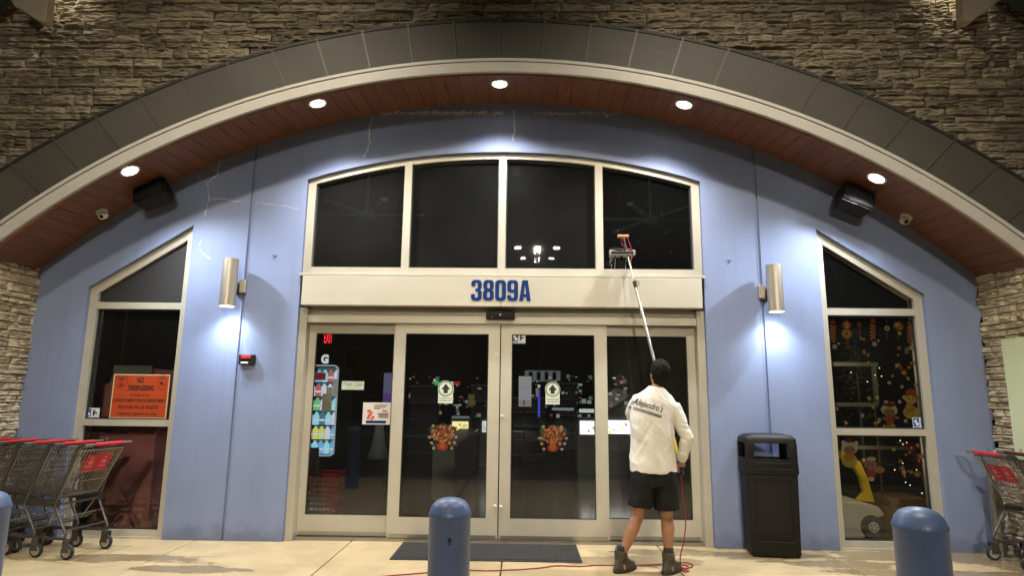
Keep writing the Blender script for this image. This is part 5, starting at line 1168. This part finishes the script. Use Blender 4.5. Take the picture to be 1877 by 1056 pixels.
for k in range(150):
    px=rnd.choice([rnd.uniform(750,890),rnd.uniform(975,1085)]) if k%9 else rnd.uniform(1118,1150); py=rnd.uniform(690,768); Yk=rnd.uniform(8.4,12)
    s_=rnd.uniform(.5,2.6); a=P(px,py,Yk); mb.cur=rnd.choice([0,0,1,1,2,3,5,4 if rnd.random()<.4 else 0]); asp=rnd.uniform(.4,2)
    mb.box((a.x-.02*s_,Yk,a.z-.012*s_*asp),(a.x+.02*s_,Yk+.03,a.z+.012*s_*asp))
tag(obj('glowing_goods',mb,GM),'small packaged goods glowing as painted glints in the dark store behind the sliding leaves','goods',kind='stuff')
# dark shelving and queue rail, plush toy, balloon base
for k,(px0,px1,Yk,z1) in enumerate(((745,800,8,1.75),(860,898,9,1.8),(940,1000,8,1.5),(1020,1060,10,1.9))):
    a=P(px0,800,Yk); b=P(px1,800,Yk); t=thing('store_shelf',['dark shelf unit behind the left leaf, nearest the left stile','dark shelf unit behind the left leaf, near the centre','low dark shelf unit behind the display screen','tall dark shelf unit behind the right leaf'][k],'shelf',((a.x+b.x)/2,Yk,0),'dark shelf units in the store')
    mb=MB(); mb.box((a.x,Yk+.3,0),(b.x,Yk+.34,z1)); obj('back',mb,mat('shelf_dark%d'%k,(.05,.05,.055),rough=.5),t)
    for j in range(5): mb=MB(); mb.box((a.x,Yk,.15+j*(z1-.2)/4),(b.x,Yk+.299,.18+j*(z1-.2)/4)); obj('shelf_board',mb,mat('shelf_edge%d%d'%(k,j),(.12,.12,.12),rough=.35),t)
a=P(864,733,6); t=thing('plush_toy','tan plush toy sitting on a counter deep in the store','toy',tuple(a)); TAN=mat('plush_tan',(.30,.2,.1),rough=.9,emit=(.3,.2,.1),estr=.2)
mb=MB(); mb.ball(a+Vector((0,0,.04)),.07,.06,.06); mb.ball(a+Vector((-.05,0,.1)),.022,.02,.02,8,6); mb.ball(a+Vector((.05,0,.1)),.022,.02,.02,8,6); mb.ball(a-Vector((.0,0,.07)),.09,.07,.08); obj('body',mb,TAN,t,smooth='all')
a=P(694,795,3); t=thing('chair_cover','pale draped cloth over a stand just inside the left door','cloth',(a.x,3,0)); mb=MB()
mb.loft([[Vector((a.x+r_*(1+.12*math.sin(5*q_))*math.cos(q_),3+r_*math.sin(q_),z_)) for q_ in [2*PI*k/30 for k in range(30)]] for r_,z_ in ((.16,.55),(.1,.75),(.07,1.0),(.05,1.2))]); obj('drape',mb,mat('drape_grey',(.2,.21,.21),rough=.8),t,smooth='all')
# low freezers in the aisle behind left leaf (receding edge)
a=G(795,935); b=G(806,845); t=thing('aisle_counter','long grey aisle counter receding behind the left sliding leaf','counter',(a.x,4,0)); xa=P(795,850,2.4).x
mb=MB(); mb.box((xa-.02,2.4,.05),(xa+.3,6.5,.80)); obj('side_panel',mb,mat('counter_side',(.16,.17,.17),rough=.3),t); mb=MB(); mb.box((xa-.04,2.38,.801),(xa+.34,6.52,.83)); obj('top',mb,CHROME,t)
# ceiling fans
def fan(px,py,Y_,lab,mount=6.28):
    c=P(px,py,Y_); t=thing('ceiling_fan',lab,'ceiling fan',tuple(c),'big ceiling fans in the store'); FM=mat('fan_grey',(.6,.6,.58),rough=.4) if 'fan_grey' not in bpy.data.materials else bpy.data.materials['fan_grey']
    mb=MB(); mb.lathe(c,[(.05,-.1),(.14,-.05),(.14,.05),(.05,.09),(.03,.1)],20); obj('motor',mb,FM,t,smooth=True)
    mb=MB(); mb.tube([c,(c.x,c.y,mount)],.03,8); obj('down_rod',mb,FM,t)
    for k in range(6):
        a=R(60*k); r=Matrix.Rotation(a,3,'Z'); b=MB(); b.box((.12,-.05,-.008),(1.12,.05,.008),Matrix.Rotation(R(14),3,'X')); b.box((1.12,-.06,-.02),(1.16,.06,.03)); b.v=[c+r@v for v in b.v]; obj('blade',b,FM,t)
fan(672,394,5.2,'six blade ceiling fan seen through the leftmost arched pane'); fan(1193,402,5.2,'six blade ceiling fan seen through the rightmost arched pane')
a=P(946,313,.9); t=thing('window_sensor','small grey device inside at the top of the third arched pane','sensor',tuple(a)); mb=MB(); mb.bbox((a.x-.05,.85,a.z-.07),(a.x+.05,.92,a.z+.05),.01); obj('case',mb,mat('dev_grey',(.2,.2,.2),rough=.4),t); mb=MB(); mb.box((a.x-.01,.84,a.z-.02),(a.x+.012,.849,a.z+.005)); obj('lens',mb,WHITE,t); mb=MB(); mb.tube([(a.x,.9,a.z),(a.x,1.2,a.z+.5),(a.x,1.4,6.3)],.008,6); obj('cable',mb,BLACKM,t)
# left window contents: mauve cover with stepped top, dark red pole
MAU=mat('mauve_cover',(.62,.20,.20),rough=.7,var=.25,vscale=3,bump=.3,bscale=8)
pts=[(150,985),(165,800),(172,718),(180,706),(200,702),(205,686),(215,676),(280,676),(300,690),(300,780),(284,800),(268,985)]
t=thing('covered_machine','mauve covered machine inside behind the left tall window','machine',(-4.1,.5,0))
def mx_(l,Y_): return [ (P(x,y,Y_).x,max(.0,P(x,y,Y_).z)) for x,y in l]
mb=MB(); mb.prism(mx_(pts,.42),.42,.9); obj('cover',mb,MAU,t,bev=.02)
for px,py in ((282,870),(276,920),(283,785)):
    c=P(px,py,.41); mb=MB(); mb.ball((c.x,.412,c.z),.014,.014,.014,8,6); obj('eyelet',mb,DREDP,t,smooth='all')
mb=MB(); a=P(170,790,.40); b=P(290,788,.40)
for k in range(5): u=k/5; mb.box((a.x+(b.x-a.x)*u,.405,a.z-.02),(a.x+(b.x-a.x)*(u+.13),.4195,a.z-.008))
obj('top_stitch',mb,DREDP,t)
a=P(196,600,.75); mb=MB(); mb.box((a.x-.05,.95,0),(a.x+.08,1.0,2.9)); tag(obj('red_banner_pole',mb,mat('banner_red',(.12,.012,.02),rough=.6)),'dark red upright panel inside at the left of the left tall window','panel')
# right window contents
t=thing('toy_car_ride','white toy car ride with a yellow roof post behind the right tall window','ride',(4.0,.8,0))
CW=mat('ride_white',(.75,.72,.6),rough=.35); CY=mat('ride_yellow',(.85,.6,.02),rough=.35)
mb=MB(); mb.prism(mx_([(1545,990),(1545,918),(1585,922),(1612,930),(1625,946),(1600,956),(1590,975),(1588,992)],.55),.55,1.15); obj('car_body',mb,CW,t,bev=.03)
mb=MB(); mb.prism(mx_([(1542,826),(1552,832),(1578,848),(1592,880),(1604,922),(1570,918),(1584,902),(1576,875),(1560,850),(1542,842)],.6),.6,.66); mb.prism(mx_([(1542,826),(1552,832),(1578,848),(1592,880),(1604,922),(1570,918),(1584,902),(1576,875),(1560,850),(1542,842)],1.0),1.0,1.06); obj('roof_post',mb,CY,t,bev=.01)
c=P(1600,967,.52); mb=MB(); mb.lathe((c.x,.60,c.z),[(.12,0),(.12,-.09),(.07,-.1)],24,(0,1,0)); mb.cur=1; mb.lathe((c.x,.50,c.z),[(.06,0),(.055,-.01),(.02,-.012)],16,(0,1,0)); w_=obj('wheel',mb,[RUBBER,WHITE],t,smooth=True)
for k in range(5):
    a=R(72*k); mb=MB(); mb.lathe((c.x+.035*math.cos(a),.489,c.z+.035*math.sin(a)),[(.009,0),(.008,-.003)],8,(0,1,0)); obj('hub_hole',mb,INK,w_)
mb=MB(); a=P(1632,917,.8); b=P(1710,985,.8); mb.box((a.x,.8,0),(b.x,1.3,a.z)); mb.box((a.x-.01,.79,a.z-.05),(b.x+.01,1.31,a.z+.01)); tag(obj('cardboard_box',mb,mat('cardboard',(.24,.14,.05),rough=.8)),'brown cardboard box behind the right tall window','box')
for k,(q0,q1,q2,q3,lab) in enumerate(((1527,664,1610,672,'grey shelf top bar behind the middle right pane'),(1600,664,1613,740,'grey upright of the shelf behind the middle right pane'),(1535,738,1612,746,'lower grey bar of the shelf behind the middle right pane'),(1607,738,1624,930,'brown wooden upright behind the right tall window'),(1560,818,1670,826,'pale slanted rail behind the lower right pane'))):
    a=P(q0,q1,.9); b=P(q2,q3,.9); mb=MB(); mb.box((a.x,.9+.01*k,b.z),(b.x,.94+.01*k,a.z)); tag(obj('display_rail',mb,mat('rail_%d'%k,(.10,.10,.085) if k<3 or k==4 else (.10,.065,.035),rough=.5)),lab,'rail','frame behind the right window')
t=thing('tinsel_tree','dark festive tree with gold balls behind the right tall window','tree',(4.45,1.1,0)); 
mb=MB(); r=random.Random(8)
for k in range(420):
    z=r.uniform(.3,2.45); rad=(.5*(1-(z-.2)/2.5)+.05)*math.sqrt(r.random()); a=r.uniform(0,2*PI); c=Vector((4.4+rad*math.cos(a),1.1+rad*math.sin(a)*.6,z)); d=Vector((r.uniform(-1,1),r.uniform(-1,1),r.uniform(-.6,.2))).normalized()*.07; n=Vector((r.uniform(-1,1),r.uniform(-1,1),1)).normalized()*.012
    mb.add([c-n,c+n,c+d],[(0,1,2)])
tag(obj('needles',mb,mat('needle_green',(.02,.03,.015),rough=.8),t),kind='stuff')
mb=MB(); mb.tube([(4.4,1.1,0),(4.4,1.1,2.4)],[.03,.005],8); obj('trunk',mb,BLACKM,t)
GB=mat('gold_ball',(.35,.2,.06),rough=.25,metal=.8)
for k in range(26):
    z=r.uniform(.35,2.3); rad=.5*(1-(z-.2)/2.5)+.03; a=r.uniform(-PI,0); mb=MB(); mb.ball((4.4+rad*math.cos(a),1.1+rad*math.sin(a)*.6,z),.03,.03,.03,10,8); obj('gold_ball',mb,GB,t,smooth='all')
lamp('lamp','POINT',(4.15,.62,1.9),5,(1,.75,.42),t,size=.25); lamp('lamp','POINT',(4.2,.62,.95),5,(1,.75,.42),t,size=.25)
FL=emis('fairy_bulb',(1,.8,.5),3.)
mb=MB()
for (q0,q1) in ((1612,675),(1616,690),(1604,688),(1560,683),(1590,700),(1650,808),(1655,815),(1662,812),(1660,885),(1668,890),(1680,862),(1690,905),(1655,850),(1640,862)):
    c=P(q0,q1,.75); mb.ball(c,.006,.006,.006,6,4)
tag(obj('fairy_lights',mb,FL,t),kind='stuff')

# ------------------------------------------------------------------ portico roof over the forecourt, its beams and lights
pr=thing('portico_roof','dark blue steel portico roof whose eaves show in both upper corners','roof',(0,-3,5))
for s in (-1,1):
    def rf(x,up=0): return 5.70+(5.20-abs(x))*.80+up
    mb=MB(); xa,xb=s*.0,s*7.5
    mb.add([Vector((x,y,rf(x,u))) for y in (-.95,-5.4) for x,u in ((xa,.06),(xb,.06),(xb,.24),(xa,.24))],[(0,1,2,3),(7,6,5,4),(0,4,5,1),(1,5,6,2),(2,6,7,3),(3,7,4,0)]); obj('roof_panel',mb,TEAL,pr)
    mb=MB(); mb.add([Vector((x,y,rf(x,u))) for y in (-.80,-.95) for x,u in ((xa,-.04),(xb,-.04),(xb,.28),(xa,.28))],[(0,1,2,3),(7,6,5,4),(0,4,5,1),(1,5,6,2),(2,6,7,3),(3,7,4,0)]); obj('wall_edge_beam',mb,NAVYM,pr)
    a=P(77 if s<0 else 1776,36,-.74); 
    q=[(70,37),(83,40),(88,-14),(10,-14),(25,8)] if s<0 else [(1782,38),(1766,36),(1764,-14),(1850,-14),(1824,6)]
    mb=MB(); f_=[P(x_,y_,-1.0) for x_,y_ in q]; b_=[P(x_,y_,-1.0)+Vector((0,.11,0)) for x_,y_ in q]
    mb.add(f_+b_,[(0,1,2,3,4),(9,8,7,6,5)]+[(k_,k_+5,(k_+1)%5+5,(k_+1)%5) for k_ in range(5)]); obj('strut',mb,BEIGE,pr,bev=.01)
    mb=MB(); mb.bbox((a.x-.04,-.84,a.z+.06),(a.x+.04,-.70,a.z+.2),.006); obj('strut_foot',mb,BEIGE,pr)
for s,lab in ((-1,'portico floodlight over the left of the forecourt'),(1,'portico floodlight over the right of the forecourt')):
    c=Vector((s*2.3,-3.9,6.7)); t=thing('floodlight',lab,'floodlight',tuple(c),'portico floodlights')
    mb=MB(); mb.bbox(c-Vector((.16,.12,-.01)),c+Vector((.16,.12,.12)),.02); obj('housing',mb,NAVYM,t); mb=MB(); mb.box(c-Vector((.13,.09,0)),c+Vector((.13,.09,.008))); obj('lens',mb,emis('flood_lens',(1,.85,.6),12),t); mb=MB(); mb.tube([c+Vector((0,0,.1)),(c.x,c.y,5.76+(5.2-abs(c.x))*.8)],.02,8); obj('stem',mb,NAVYM,t)
    lamp('lamp','SPOT',c-Vector((0,0,.03)),PORTICO_W,WARM,t,aim=(0,.6,-1),size=.16,spot=108,blend=1.)
for s,lab in ((-1,'small up and down lamp behind the left roof strut'),(1,'small up and down lamp behind the right roof strut')):
    c=Vector((s*4.75,-.98,6.0)); t=thing('strut_lamp',lab,'wall lamp',tuple(c),'lamps at the roof struts'); mb=MB(); mb.lathe(c,[(.05,0),(.05,.14)],16); obj('housing',mb,NAVYM,t); mb=MB(); mb.box((c.x-.02,-1.0,c.z+.05),(c.x+.02,-.7,c.z+.08)); obj('arm',mb,NAVYM,t)
    lamp('lamp','SPOT',c-Vector((0,0,.02)),CORNER_W,WARM,t,aim=(-s*.1,.22,-1),size=.03,spot=120,blend=.8)
# parking lot lamp poles far behind (mirrored in the glass)
PH=emis('pole_lamp_lens',(1,.97,.88),120)
for k,(px,py,Yp,lab) in enumerate(((985,452,24,'tall parking lot lamp pole with four heads, nearer one'),(985,472,36,'tall parking lot lamp pole with four heads, farther one'))):
    q=P(px,py,Yp); c=Vector((q.x,-Yp,q.z)); t=thing('parking_lamp_pole',lab,'lamp post',(c.x,c.y,-.15),'parking lot lamp poles')
    mb=MB(); mb.tube([(c.x,c.y,-.15),(c.x,c.y,c.z)],[.12,.07],12); obj('pole',mb,NAVYM,t)
    for a in (0,90,180,270):
        d=Vector((math.cos(R(a)),math.sin(R(a)),0)); hcx=c+d*(1.0 if k else 1.0)+Vector((0,0,-.25*(a==90)))
        mb=MB(); mb.tube([c,hcx],.03,8); mb.box(hcx-Vector((.2,.2,-.02)),hcx+Vector((.2,.2,.1))); ho=obj('lamp_head',mb,NAVYM,t)
        mb=MB(); mb.bbox(hcx-Vector((.15,.15,.03)),hcx+Vector((.15,.15,.0)),.04); obj('lens',mb,PH,ho)
    lamp('lamp','SPOT',c-Vector((0,0,.1)),POLE_W,(1,.88,.68),t,aim=(0,.9,-.45),size=.1,spot=150,blend=.6)
q=P(970,480,30); 
# pale panel on the right pier
t=thing('wall_board','pale blank board fixed to the right stone pier','board',(5.2,-.5,2)); a=P(1857,616,-.42)
mb=MB(); mb.box((5.10,-.78,.95),(5.135,-.36,2.14)); obj('panel',mb,mat('pale_board',(.72,.80,.52),rough=.5),t)
